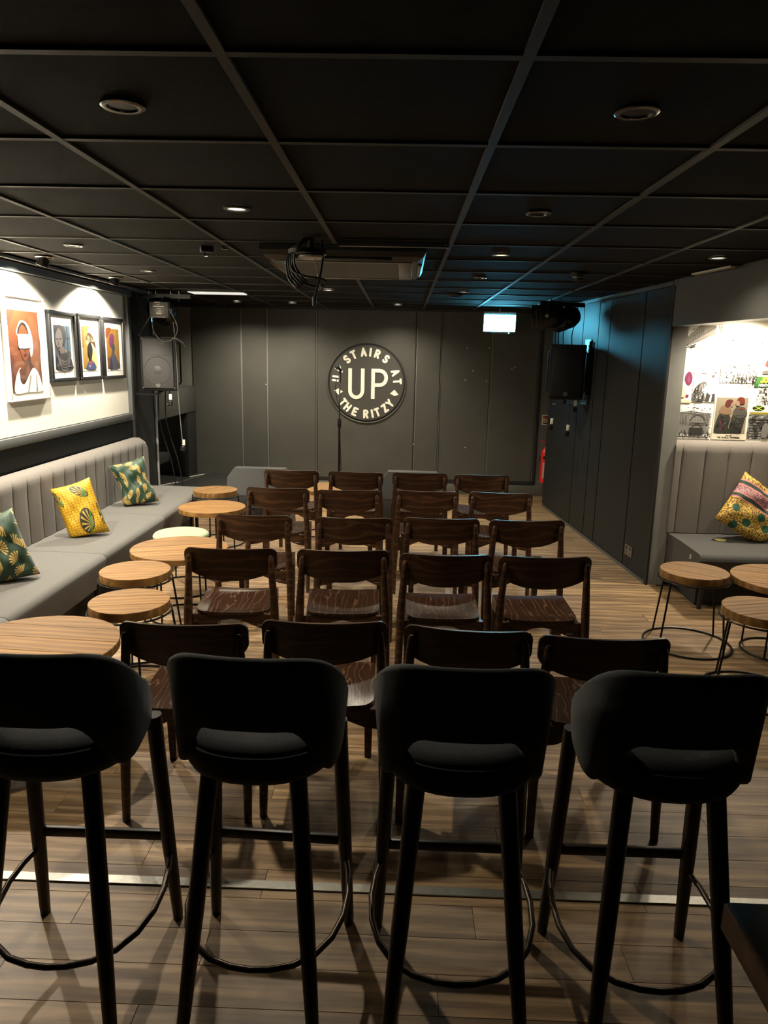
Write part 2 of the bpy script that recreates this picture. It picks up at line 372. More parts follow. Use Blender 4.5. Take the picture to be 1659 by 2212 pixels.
# lintel and alcove
LB = rw(-2.95)
mb = rbox(MB(), -2.95, 0, -.10, .012, 1.945, CZ+.05); struct('wall_lintel', mb, plain('lintel_paint', (.058, .057, .053), .5, noise=.08, nscale=8), 0)
ALY = 5.50
JAMB = plain('jamb_paint', (.19, .187, .168), .5, noise=.12, nscale=9)
mb = MB(); mb.b2((1.925, 5.435, 0), (2.048, 5.56, 1.95)); struct('wall_jamb', mb, JAMB)
mb = MB(); mb.b2((2.04, ALY, 0), (ROOM_R, ALY+.1, 2.2)); struct('wall_alcove_far', mb, M_WHITEW)
mb = MB(); mb.b2((ROOM_R-.02, 2.3, 0), (ROOM_R+.1, ALY+.1, 2.2)); struct('wall_alcove_side', mb, plain('alcove_side', (.35, .33, .28), .6))
mb = MB(); mb.b2((2.15, 2.3, 0), (ROOM_R, 2.45, 2.2)); struct('wall_alcove_near', mb, M_WALLR)
mb = MB(); mb.b2((2.03, 2.3, 2.03), (ROOM_R, ALY+.1, 2.09)); struct('ceiling_alcove', mb, plain('alcove_ceiling', (.55, .52, .45), .6))
mb = MB(); mb.b2((2.17, -1.6, 0), (2.29, 2.45, CZ+.05)); struct('wall_front', mb, M_WALLR)
mb = MB(); mb.b2((LX-.1, -1.7, 0), (2.3, -1.6, CZ+.05)); struct('wall_rear', mb, M_WALLR)
# low stage in the back left corner
mb = MB(); mb.b2((ROOM_L, 7.6, 0), (-1.52, BACK, .195), r=.004); struct('floor_stage', mb, plain('stage_black', (.022, .022, .022), .38, noise=.3, nscale=15))
for nm, (a, b, wd) in enumerate([((-2.66, 8.05), (-2.44, 9.05), .006), ((-2.78, 8.02), (-2.62, 8.34), .03), ((-2.60, 8.72), (-2.47, 8.96), .03)]):
    d = Vector((b[0]-a[0], b[1]-a[1], 0)); L_ = d.length; an = atan2(d.y, d.x)
    MB().box(((a[0]+b[0])/2, (a[1]+b[1])/2, .196), (L_, wd, .002), Matrix.Rotation(an, 3, 'Z')).obj('floor_tape', plain('tape', (.42, .41, .37), .6) if wd > .01 else plain('tape_dim', (.12, .12, .11), .6), bpy.data.objects['floor_stage'])

# ------------------------------------------------------------------ round logo on the back wall
lc = Vector((-.448, BACK-.017, 1.362))
lg = thing('wall_logo', 'round dark plaque lettered UPSTAIRS AT THE RITZY with a large UP', 'logo', (lc.x, lc.y, lc.z))
RX = Matrix.Rotation(pi/2, 3, 'X')
M_LOGO = plain('logo_disc', (.062, .061, .055), .45)
MB().lathe([(.458, 0), (.458, .008), (.455, .011), (.001, .011)], n=72, M=RX).obj('disc', M_LOGO, lg)
MB().lathe([(.478, 0), (.478, .006), (.484, .012), (.490, .012), (.496, .006), (.496, 0)], n=72, M=RX).obj('rim', plain('logo_rim', (.07, .07, .063), .35), lg)
MB().lathe([(.458, .0), (.458, .0015), (.479, .0015), (.479, 0)], n=72, M=RX).obj('groove', M_GAP, lg)
ux, vz, nn = Vector((1, 0, 0)), Vector((0, 0, 1)), Vector((0, -1, 0))
of = Vector((0, -.011, 0)); R0 = .378; LH, SW = .110, .026
def ring_letter(ch, deg, outward=True):
    a = radians(deg); rad = Vector((sin(a), 0, cos(a))) if outward else Vector((sin(a), 0, -cos(a)))
    v = rad if outward else -rad; u = Vector((v.z, 0, -v.x)); g = MB(); h = LH-SW
    glyph(g, ch, of+rad*R0-v*(h/2), u, v, nn, h, SW, depth=.005); g.obj('letter', M_CREAM, lg, 0)
for ch, dg in zip('UPSTAIRSAT', (-82.5, -62.8, -40.9, -25.9, -6.8, 6.3, 19.6, 38.1, 68.5, 85.5)): ring_letter(ch, dg)
for ch, dg in zip('THERITZY', (-50.9, -38.2, -21.9, -.7, 11.5, 21.4, 37.5, 50.5)): ring_letter(ch, dg, False)
g = MB(); g.prism(ribbon([(-.206, .178), (-.206, -.09)]+arcp(-.128, -.09, .078, .085, 180, 360)+[(-.05, .178)], .0225), of, ux, vz, nn*.006); g.obj('letter', M_CREAM, lg, 0)
g = MB(); g.prism(ribbon([(.078, .178), (.078, -.19)], .0225), of, ux, vz, nn*.006)
g.prism(ribbon([(.078, .156), (.155, .156)]+arcp(.155, .068, .085, .088, 90, -90)+[(.078, -.02)], .0225), of, ux, vz, nn*.0065); g.obj('letter', M_CREAM, lg, 0)
for sx in (-1, 1):
    g = MB(); g.prism([(sx*.346-.055, -.108+.012*-sx), (sx*.346-.002, -.108+.038), (sx*.346+.052, -.108+.012*-sx-.012), (sx*.346+.0, -.108-.040)], of, ux, vz, nn*.005); g.obj('diamond', M_CREAM, lg, 0)

# ------------------------------------------------------------------ dark wooden chairs
def curve_y(s): return .042*s*s
def make_chair():
    t = thing('wooden_chair', '', 'chair', group='dark wooden chairs set out in rows')
    # curved backrest
    HWD = .2275; n = 26; k = 6; th = .013; front = []; back = []
    for i in range(n+1):
        s = sin(pi/2*(-1+2*i/n)); ax = abs(s)*HWD; e = max(0, ax-(HWD-.035))
        zt = .76-(.035-sqrt(max(0, .035**2-e*e))) if e > 0 else .76
        e2 = max(0, ax-(HWD-.03)); zb = .593+.055*abs(s)**2.3+(.03-sqrt(max(0, .03**2-e2*e2)))*.9
        for j in range(k+1):
            z = zb+(zt-zb)*j/k; yv = -.21+(.76-z)*.16+curve_y(s)
            front.append(Vector((s*HWD, yv+th, z))); back.append(Vector((s*HWD, yv, z)))
    m = MB(); N_ = (n+1)*(k+1); vs = front+back; fs = []
    idx = lambda i, j: i*(k+1)+j
    for i in range(n):
        for j in range(k):
            q = (idx(i, j), idx(i+1, j), idx(i+1, j+1), idx(i, j+1)); fs.append(q); fs.append(tuple(x+N_ for x in q[::-1]))
    edge = [idx(i, 0) for i in range(n+1)]+[idx(n, j) for j in range(1, k+1)]+[idx(i, k) for i in range(n-1, -1, -1)]+[idx(0, j) for j in range(k-1, 0, -1)]
    for a, b in zip(edge, edge[1:]+edge[:1]): fs.append((a, b, b+N_, a+N_))
    m.add(vs, fs); bo = m.obj('backrest', M_CHAIR, t, 50)
    # dished seat
    n = 12; k = 12; topv = []; botv = []
    for i in range(n+1):
        for j in range(k+1):
            a, b = -1+2*i/n, -1+2*j/k
            x = a*(.192-.010*(1-b)/2); yv = .022+b*.197
            # round the corners
            if abs(a) > .75 and abs(b) > .75:
                ca, cb = (abs(a)-.75)/.25, (abs(b)-.75)/.25; rr = max(ca, cb)/max(1e-6, hypot(ca, cb)) if (ca or cb) else 1
                x = math.copysign((.75+ca*rr*.25)*(.192-.010*(1-b)/2), a); yv = .022+math.copysign((.75+cb*rr*.25)*.197, b)
            z = .440-.020*(1-a*a)*(1-.55*b*b)+.004*b-.010*max(0, b-.6)**2*6
            topv.append(Vector((x, yv, z))); botv.append(Vector((x, yv, z-.013)))
    m = MB(); N_ = len(topv); fs = []; idx = lambda i, j: i*(k+1)+j
    for i in range(n):
        for j in range(k):
            q = (idx(i, j), idx(i+1, j), idx(i+1, j+1), idx(i, j+1)); fs.append(q); fs.append(tuple(x+N_ for x in q[::-1]))
    edge = [idx(i, 0) for i in range(n+1)]+[idx(n, j) for j in range(1, k+1)]+[idx(i, k) for i in range(n-1, -1, -1)]+[idx(0, j) for j in range(k-1, 0, -1)]
    for a, b in zip(edge, edge[1:]+edge[:1]): fs.append((a, b, b+N_, a+N_))
    m.add(topv+botv, fs); m.obj('seat', M_SEATW, t, 50)
    for sx in (-1, 1):
        MB().tube([(sx*.224, -.213, 0), (sx*.221, -.20, .2), (sx*.215, -.180, .40), (sx*.213, -.176, .46), (sx*.203, -.184, .64), (sx*.199, -.189, .715), (sx*.199, -.190, .727)],
                  [.0145, .018, .0215, .0215, .0165, .0135, .007], 12).obj('leg', M_CHAIR, t, 50)
        m = MB(); m.loft([[Vector((sx*.165+a*d/2, .195+.012*(1-z/.42)+b*d/2, z)) for a, b in ((-1, -1), (1, -1), (1, 1), (-1, 1))] for z, d in ((0, .028), (.25, .036), (.422, .038))])
        m.obj('leg', M_CHAIR, t, 30)
        MB().prism([(-.178, .375), (.19, .375), (.19, .425), (-.178, .418)], (sx*.178-.010, 0, 0), (0, 1, 0), (0, 0, 1), (.020, 0, 0)).obj('side_rail', M_CHAIR, t, 0)
    arch = [(-.205, .415), (-.205, .335), (-.15, .342), (-.10, .362), (-.05, .385), (0, .392), (.05, .385), (.10, .362), (.15, .342), (.205, .335), (.205, .415)]
    ap = MB().prism(arch, (0, -.172, 0), (1, 0, 0), (0, 0, 1), (0, .02, 0)).obj('apron', M_CHAIR, t, 0)
    MB().prism([(p[0]*.78, p[1]) for p in arch], (0, .19, 0), (1, 0, 0), (0, 0, 1), (0, .018, 0)).obj('apron', M_CHAIR, t, 0)
    mk = MB()
    for i in range(5): mk.b2((.128+i*.0065, -.1735, .357), (.131+i*.0065, -.1718, .364))
    mk.obj('maker_mark', plain('mark', (.35, .32, .27), .5), ap, 0)
    return t
rows = [
 [(-.753, 2.356, 1.8), (-.257, 2.414, 2.5), (.25, 2.382, -5), (.725, 2.339, 0)],
 [(-.823, 3.368, 2.5), (-.27, 3.39, 3), (.233, 3.36, 1.5), (.718, 3.37, 2.5)],
 [(-.865, 4.125, -1), (-.266, 4.12, 2.5), (.252, 4.168, 0), (.764, 4.17, 4)],
 [(-.878, 5.03, -2), (-.362, 5.01, 3.5), (.193, 5.05, 0), (.718, 5.06, -2)],
 [(-.903, 5.846, -1.5), (-.371, 5.84, -2), (.16, 5.864, -1), (.67, 5.85, 2)]]
RN = ['in the row nearest the bar stools', 'in the second row from the bar stools', 'in the middle row', 'in the second row from the round logo wall', 'in the far row nearest the round logo']
PN = ['leftmost', 'second from left', 'third from left', 'rightmost']
chair0 = make_chair()
for r, row in enumerate(rows):
    for c, (x, yv, dg) in enumerate(row):
        o = chair0 if (r, c) == (0, 0) else copy_tree(chair0)
        a = radians(dg); o.location = (x-.21*sin(a), yv+.21*cos(a), 0); o.rotation_euler = (0, 0, a)
        o['label'] = 'dark wooden chair, %s %s' % (PN[c], RN[r])

# ------------------------------------------------------------------ upholstered bar stools
def make_barstool():
    t = thing('bar_stool', '', 'bar stool', group='upholstered bar stools in a line')
    # shell
    rings = []; n = 44; PH = radians(112)
    for i in range(n+1):
        ph = -PH+2*PH*i/n; a = abs(ph)
        q = 2.7
        cx = math.copysign(abs(sin(ph))**(2/q), sin(ph)); cy = math.copysign(abs(cos(ph))**(2/q), cos(ph))
        e = max(0, (a-radians(8))/(PH-radians(8)))
        zt = 1.016-.27*e**3.0
        e2 = min(1, max(0, (a-radians(20))/radians(50))); e2 = e2*e2*(3-2*e2)
        zb = .834-.142*e2+.045*max(0, (a-radians(84))/radians(28))
        if i in (0, n): zt -= .05; zb += .02
        th = .034
        pr = []
        hh = (zt-zb)/2; zc = (zt+zb)/2; rr = .014
        for (du, dv) in [(1, -1), (1, 1), (-1, 1), (-1, -1)]:
            for kk in range(3):
                ang = {(1, -1): -pi/2, (1, 1): 0, (-1, 1): pi/2, (-1, -1): pi}[(du, dv)]+pi/2*kk/2
                pr.append((du*(th/2-rr)+rr*cos(ang), zc+dv*(hh-rr)+rr*sin(ang)))
        ring = []
        for (off, z) in pr:
            fl = .90+.10*min(1, max(0, (z-.68)/.24)); ax = (.206*fl+off); ay = (.182*(.93+.07*min(1, max(0, (z-.68)/.3)))+off)
            ring.append(Vector((cx*ax, -.002-cy*ay, z)))
        rings.append(ring)
    MB().loft(rings).obj('back_shell', M_NAVY, t, 60)
    # seat cushion
    def plan(sc, z, n=40):
        out = []
        for i in range(n):
            a = 2*pi*i/n; q = 2.9 if sin(a) > 0 else 2.3
            x = math.copysign(abs(cos(a))**(2/q), cos(a)); y_ = math.copysign(abs(sin(a))**(2/q), sin(a))
            out.append(Vector((x*.197*sc, .012+y_*.198*sc, z)))
        return out
    MB().loft([plan(.86, .686), plan(.95, .692), plan(1, .712), plan(1.01, .738), plan(1, .762), plan(.955, .777), plan(.80, .788), plan(.45, .794), plan(.05, .795)]).obj('seat', M_NAVY, t, 60)
    MB().tube(plan(1.003, .765), .0035, 6, True).obj('piping', M_NAVY, t)
    for sx in (-1, 1):
        MB().tube([(sx*.178, .150, .70), (sx*.193, .176, .3), (sx*.205, .198, .02), (sx*.205, .199, 0)], [.022, .0205, .0155, .0145], 14).obj('leg', M_LEGW, t, 50)
        MB().tube([(sx*.108, -.105, .70), (sx*.140, -.168, .32), (sx*.167, -.222, .01), (sx*.167, -.223, 0)], [.023, .0215, .016, .015], 14).obj('leg', M_LEGW, t, 50)
    MB().box((0, .179, .300), (.385, .018, .032), r=.006).obj('stretcher', M_LEGW, t)
    half = [(.196, .182, .242), (.211, .12, .236), (.219, .05, .226), (.214, -.02, .214), (.192, -.085, .203), (.155, -.135, .195), (.105, -.168, .190), (.05, -.183, .187)]
    path = half+[(0, -.187, .186)]+[(-x, y_, z) for x, y_, z in half[::-1]]
    MB().tube(path, .0085, 10).obj('foot_ring', plain('bronze_tube', (.045, .034, .026), .32, .7), t)
    return t
bs = make_barstool()
for i, (x, lab) in enumerate([(-.850, 'dark upholstered bar stool, leftmost of the four, cut by the frame'), (-.337, 'dark upholstered bar stool, second from left of the four'),
                              (.168, 'dark upholstered bar stool, third from left of the four'), (.668, 'dark upholstered bar stool, rightmost, beside the dark counter corner')]):
    o = bs if i == 0 else copy_tree(bs)
    o.location = (x, [1.690, 1.706, 1.686, 1.690][i], 0); o.rotation_euler = (0, 0, radians([0, -2.5, -.5, 0][i])); o['label'] = lab

# ------------------------------------------------------------------ round wooden tables and low wire stools
def strip_poly(r, a, b, n=14):
    """part of a disc between x=a and x=b"""
    a = max(a, -r+1e-4); b = min(b, r-1e-4)
    up_ = [(a+(b-a)*i/n, sqrt(max(0, r*r-(a+(b-a)*i/n)**2))) for i in range(n+1)]
    return up_+[(p[0], -p[1]) for p in up_[::-1]]
def planked_top(t, r, zt, th, nb, ang, mat=None):
    cuts = [-r+2*r*i/nb for i in range(nb+1)]
    for i in range(nb):
        a, b = cuts[i], cuts[i+1]
        p = strip_poly(r, a+(.0008 if i else 0), b-(.0008 if i < nb-1 else 0))
        bot = [Vector((q[1], q[0], zt-th)) for q in p]; mid = [Vector((q[1], q[0], zt-.002)) for q in p]
        cxm = (a+b)/2; tp = [Vector((q[1]*(1-.002/r), cxm+(q[0]-cxm)*(1-.0015/max(.01, (b-a)/2)), zt)) for q in p]
        o = MB().loft([bot, mid, tp]).obj('plank', mat or M_OAK, t, 30); o.rotation_euler = (0, 0, ang)
def wire_frame(t, rt_, zt, rb, nleg, a0, wr=.006, flush=False):
    circ = lambda r, z, n=36: [(r*cos(2*pi*i/n), r*sin(2*pi*i/n), z) for i in range(n)]
    MB().tube(circ(rt_, zt), wr*.9, 8, True).obj('top_ring', M_BLKMETAL, t)
    MB().tube(circ(rb, wr+.001), wr, 8, True).obj('base_ring', M_BLKMETAL, t)
    for i in range(nleg):
        a = a0+2*pi*i/nleg
        MB().tube([(rt_*cos(a), rt_*sin(a), zt), (rb*cos(a), rb*sin(a), wr)], wr, 8).obj('leg', M_BLKMETAL, t)
def low_stool(x, yv, label, ang=0, cushion=False, zt=.47, leg0=.5):
    t = thing('low_stool', label, 'stool', (x, yv, 0), 0, 'low wire stools with round seats')
    if cushion:
        MB().lathe([(.001, zt-.045), (.185, zt-.045), (.197, zt-.03), (.197, zt-.018), (.185, zt-.004), (.15, zt+.003), (.001, zt+.006)], n=40).obj('seat_cushion', M_GREEN, t, 60)
        MB().lathe([(.001, zt-.055), (.19, zt-.055), (.19, zt-.045), (.001, zt-.045)], n=40).obj('seat_base', M_BLKMETAL, t)
    else: planked_top(t, .195, zt, .045, 3, ang)
    wire_frame(t, .203, zt-.052, .255, 4, leg0)
    return t
def round_table(x, yv, label, r=.305, ang=0, zt=.46, nb=5, leg0=.4):
    t = thing('round_table', label, 'table', (x, yv, 0), 0, 'round wooden tables')
    planked_top(t, r, zt, .036, nb, ang)
    wire_frame(t, r*.62, zt-.043, r*.66, 4, leg0)
    MB().b2((-r*.62, -.012, zt-.048), (r*.62, .012, zt-.0365)).obj('cross_bar', M_BLKMETAL, t)
    return t
round_table(-1.545, 2.865, 'large round planked wooden table nearest the camera, beside the sofa', .345, radians(-4))
round_table(-1.41, 4.475, 'round planked wooden table between the green stool and two wooden stools', .305, radians(18), leg0=1.2)
round_table(-1.535, 5.77, 'round wooden table beyond the pale green stool, beside the sofa', .268, radians(8))
round_table(-.74, 6.80, 'round wooden table glimpsed behind the far chairs', .26, radians(30))
round_table(2.29, 4.16, 'round wooden table at right edge, in front of the alcove sofa', .30, radians(-20), leg0=.8)
low_stool(-1.34, 3.415, 'round wooden low stool just beyond the nearest large table', radians(12))
low_stool(-1.50, 3.935, 'round wooden low stool, second beyond the nearest large table', radians(12), leg0=.2)
low_stool(-1.575, 5.045, 'low stool with pale green round cushion beside the sofa', 0, True, zt=.42)
low_stool(-1.665, 6.38, 'round wooden low stool at the far end of the long sofa', radians(60), zt=.487)
low_stool(1.785, 4.24, 'round wooden low stool at the left end of the alcove sofa', radians(-35), leg0=.55)
low_stool(1.875, 3.575, 'round wooden low stool nearest the camera on the right, by the alcove', radians(15), leg0=.35)

# ------------------------------------------------------------------ upholstered bench sofas
def tufted(mbx, length, h, th, pitch, z0, round_end=.12, n_per=10, phase=0.):
    """panel in local (s along length, z up, normal +n): returns front grid as list of rows"""
    nz = 16; grid = []; ss = {0., length, length-round_end}
    k = -1
    while k*pitch-phase < length+pitch:
        c = k*pitch-phase
        for q in (-.5, -.3, -.16, -.07, -.035, -.016, -.006, 0, .006, .016, .035, .07, .16, .3):
            if 0 < c+q*pitch < length: ss.add(round(c+q*pitch, 5))
        k += 1
    for q in range(1, 9): ss.add(length-round_end*(1-q/8)**2)
    for s in sorted(ss):
        col = []
        d = abs(((s+phase)/pitch) % 1); d = min(d, 1-d)*pitch
        for j in range(nz+1):
            z = h*j/nz
            e = max(0, s-(length-round_end)); zt = h-(round_end-sqrt(max(0, round_end**2-e*e)))
            zz = z*zt/h
            fade = min(1, max(0, (h-zz-.03)/.10))
            gr = (.007*math.exp(-(d/.026)**2)+.012*math.exp(-(d/.0035)**2))*fade
            roll = .5*th*max(0, 1-(zt-zz)/.05)**2
            col.append((s, z0+zz, th-gr-roll))
        grid.append(col)
    return grid
def sofa_back(t, length, h, th, pitch, z0, O, S, Nv, round_end, mat, phase=0.):
    g = tufted(None, length, h, th, pitch, z0, round_end, phase=phase); O, S, Nv = Vector(O), Vector(S), Vector(Nv); Zv = Vector((0, 0, 1))
    rings = []
    for col in g:
        r = [O+S*s+Zv*z+Nv*d for (s, z, d) in col]; r2 = [O+S*s+Zv*z for (s, z, d) in col]
        rings.append(r+r2[::-1])
    return MB().loft(rings).obj('backrest', mat, t, 70)
# long sofa along the left wall
sf = thing('long_sofa', 'long grey upholstered bench sofa along the left wall', 'sofa', (-2.2, 4.6, 0))
ox, oy = -2.2, 4.6
S0, S1 = 2.10, 6.87
sofa_back(sf, S1-S0, .47, .105, .178, .425, (LX+.025-ox, S0-oy, 0), (0, 1, 0), (1, 0, 0), .11, M_FAB)
XF, XB = -1.865, -2.44
for a, b in [(2.11, 3.27), (3.27, 4.43), (4.43, 5.59), (5.59, 6.86)]:
    pr = []
    rads = .045
    prof = [(XB-.06, .20), (XF-.055, .20), (XF-.048, .215), (XF-.008, .36)]+[(XF-rads+rads*cos(radians(q)), .42-rads+rads*sin(radians(q))) for q in (0, 22, 45, 68, 90)]+[(XB+.2, .426), (XB-.06, .42)]
    rings = []
    for yv, sh in ((a+.002, .006), (a+.012, 0), (b-.012, 0), (b-.002, .006)):
        cxm, czm = -2.15, .31
        rings.append([Vector((x-ox+(cxm-x)*sh*3, yv-oy, z+(czm-z)*sh*3)) for x, z in prof])
    MB().loft(rings).obj('seat_cushion', M_FABS, sf, 45)
MB().b2((XB-.05-ox, 2.12-oy, 0), (XF-.14-ox, 6.84-oy, .20)).obj('plinth', M_BLACK, sf)
for yv in (3.2, 4.4, 5.55, 6.7): MB().tube([(XF-.07-ox, yv-oy, .2), (XF-.07-ox, yv-oy, 0)], .016, 10).obj('leg', M_BLACK, sf)
# alcove sofa
af = thing('alcove_sofa', 'grey channel-backed bench sofa in the lit alcove', 'sofa', (2.7, 5.1, 0)); ax_, ay_ = 2.7, 5.1
sofa_back(af, 1.38, .70, .075, .172, .425, (3.42-ax_, ALY-.01-ay_, 0), (-1, 0, 0), (0, -1, 0), .01, M_FAB, phase=.05)
for a, b in [(2.05, 2.74), (2.74, 3.42)]:
    prof = [(5.48, .20), (4.86, .20), (4.845, .22), (4.80, .37)]+[(4.79+.045-.045*cos(radians(q)), .418-.045+.045*sin(radians(q))) for q in (0, 22, 45, 68, 90)]+[(5.2, .424), (5.48, .418)]
    rings = [[Vector((xx-ax_, p[0]-ay_+(5.1-p[0])*sh*3, p[1]+(.31-p[1])*sh*3)) for p in prof] for xx, sh in ((a+.002, .008), (a+.015, 0), (b-.012, 0), (b-.002, .006))]
    MB().loft(rings).obj('seat_cushion', plain('charcoal_fabric', (.055, .053, .049), .85, noise=.12, nscale=60, bump=.3, bscale=500), af, 45)
MB().b2((2.12-ax_, 4.98-ay_, 0), (3.42-ax_, 5.46-ay_, .20)).obj('plinth', M_BLACK, af)
for xx in (2.12, 2.76, 3.3): MB().tube([(xx-ax_, 4.88-ay_, .2), (xx-ax_, 4.90-ay_, 0)], .016, 10).obj('leg', M_BLACK, af)

# ------------------------------------------------------------------ printed scatter cushions
def mathn(N, L, op, a, b=None):
    n = N.new('ShaderNodeMath'); n.operation = op
    for i, v in enumerate((a, b)):
        if v is None: continue
        if isinstance(v, (int, float)): n.inputs[i].default_value = v
        else: L.new(v, n.inputs[i])
    return n.outputs[0]
def mixc(N, L, f, a, b):
    m = N.new('ShaderNodeMix'); m.data_type = 'RGBA'
    L.new(f, m.inputs[0])
    for i, v in ((6, a), (7, b)):
        if isinstance(v, tuple): m.inputs[i].default_value = (*v, 1)
        else: L.new(v, m.inputs[i])
    return m.outputs[2]
def fan_mat(name, base, gold, cells=9, petals=18, rmax=.42):
    m, nt, N, L, b = nodes_of(name)
    tc = N.new('ShaderNodeTexCoord'); mp = N.new('ShaderNodeMapping'); mp.inputs['Scale'].default_value = (cells, cells, cells); L.new(tc.outputs['UV'], mp.inputs['Vector'])
    vo = N.new('ShaderNodeTexVoronoi'); vo.voronoi_dimensions = '2D'; vo.inputs['Scale'].default_value = 1; vo.inputs['Randomness'].default_value = .55; L.new(mp.outputs[0], vo.inputs['Vector'])
    sub = N.new('ShaderNodeVectorMath'); sub.operation = 'SUBTRACT'; L.new(mp.outputs[0], sub.inputs[0]); L.new(vo.outputs['Position'], sub.inputs[1])
    sp = N.new('ShaderNodeSeparateXYZ'); L.new(sub.outputs[0], sp.inputs[0]); sc = N.new('ShaderNodeSeparateColor'); L.new(vo.outputs['Color'], sc.inputs[0])
    ang = mathn(N, L, 'ARCTAN2', sp.outputs[1], sp.outputs[0]); ang2 = mathn(N, L, 'ADD', ang, mathn(N, L, 'MULTIPLY', sc.outputs[0], 6.28))
    wr_ = mathn(N, L, 'WRAP', ang2, pi); wr_.node.inputs[2].default_value = -pi
    petal = mathn(N, L, 'SINE', mathn(N, L, 'MULTIPLY', ang2, petals))
    inarc = mathn(N, L, 'LESS_THAN', mathn(N, L, 'ABSOLUTE', wr_), 1.25)
    rad = vo.outputs['Distance']
    lim = mathn(N, L, 'ADD', mathn(N, L, 'MULTIPLY', petal, .05), rmax)
    inr = mathn(N, L, 'LESS_THAN', rad, lim)
    line = mathn(N, L, 'GREATER_THAN', petal, -.35)
    f = mathn(N, L, 'MULTIPLY', mathn(N, L, 'MULTIPLY', inarc, inr), line)
    L.new(mixc(N, L, f, base, gold), b.inputs['Base Color']); b.inputs['Roughness'].default_value = .6; b.inputs['Sheen Weight'].default_value = .1
    MATS[name] = m; return m
def ell_mask(N, L, x, y, cx, cy, rx, ry, rot=0):
    dx = mathn(N, L, 'SUBTRACT', x, cx); dy = mathn(N, L, 'SUBTRACT', y, cy)
    u = mathn(N, L, 'ADD', mathn(N, L, 'MULTIPLY', dx, cos(rot)/rx), mathn(N, L, 'MULTIPLY', dy, sin(rot)/rx))
    v = mathn(N, L, 'ADD', mathn(N, L, 'MULTIPLY', dx, -sin(rot)/ry), mathn(N, L, 'MULTIPLY', dy, cos(rot)/ry))
    d = mathn(N, L, 'ADD', mathn(N, L, 'MULTIPLY', u, u), mathn(N, L, 'MULTIPLY', v, v))
    return mathn(N, L, 'LESS_THAN', d, 1.0), u, v
def yellow_mat():
    m, nt, N, L, b = nodes_of('yellow_print'); tc = N.new('ShaderNodeTexCoord'); sp = N.new('ShaderNodeSeparateXYZ'); L.new(tc.outputs['UV'], sp.inputs[0])
    mp = N.new('ShaderNodeMapping'); mp.inputs['Scale'].default_value = (13, 22, 1); L.new(tc.outputs['UV'], mp.inputs['Vector'])
    vo = N.new('ShaderNodeTexVoronoi'); vo.voronoi_dimensions = '2D'; vo.feature = 'DISTANCE_TO_EDGE'; vo.inputs['Scale'].default_value = 1; vo.inputs['Randomness'].default_value = .5; L.new(mp.outputs[0], vo.inputs['Vector'])
    line = mathn(N, L, 'LESS_THAN', vo.outputs['Distance'], .07)
    col = mixc(N, L, line, (.66, .38, .010), (.22, .09, .008))
    for (cx, cy, rx, ry, rot, cyc) in [(.56, .30, .17, .23, -.35, 16), (.62, .82, .22, .085, -.5, 14), (.07, .78, .16, .06, -1.1, 14), (.95, .35, .05, .2, 0, 10)]:
        f, u, v = ell_mask(N, L, sp.outputs[0], sp.outputs[1], cx, cy, rx, ry, rot)
        ang = mathn(N, L, 'ARCTAN2', mathn(N, L, 'ADD', v, .2), mathn(N, L, 'SUBTRACT', u, .55)); st = mathn(N, L, 'GREATER_THAN', mathn(N, L, 'SINE', mathn(N, L, 'MULTIPLY', ang, cyc)), .25)
        inner = mathn(N, L, 'LESS_THAN', mathn(N, L, 'ADD', mathn(N, L, 'MULTIPLY', u, u), mathn(N, L, 'MULTIPLY', v, v)), .72)
        st = mathn(N, L, 'MULTIPLY', st, inner)
        motif = mixc(N, L, st, (.03, .025, .015), (.50, .34, .07))
        gb = mathn(N, L, 'LESS_THAN', mathn(N, L, 'ABSOLUTE', mathn(N, L, 'SUBTRACT', u, .5)), .13)
        motif = mixc(N, L, gb, motif, (.05, .20, .035))
        col = mixc(N, L, f, col, motif)
    L.new(col, b.inputs['Base Color']); b.inputs['Roughness'].default_value = .6; MATS['yellow_print'] = m; return m
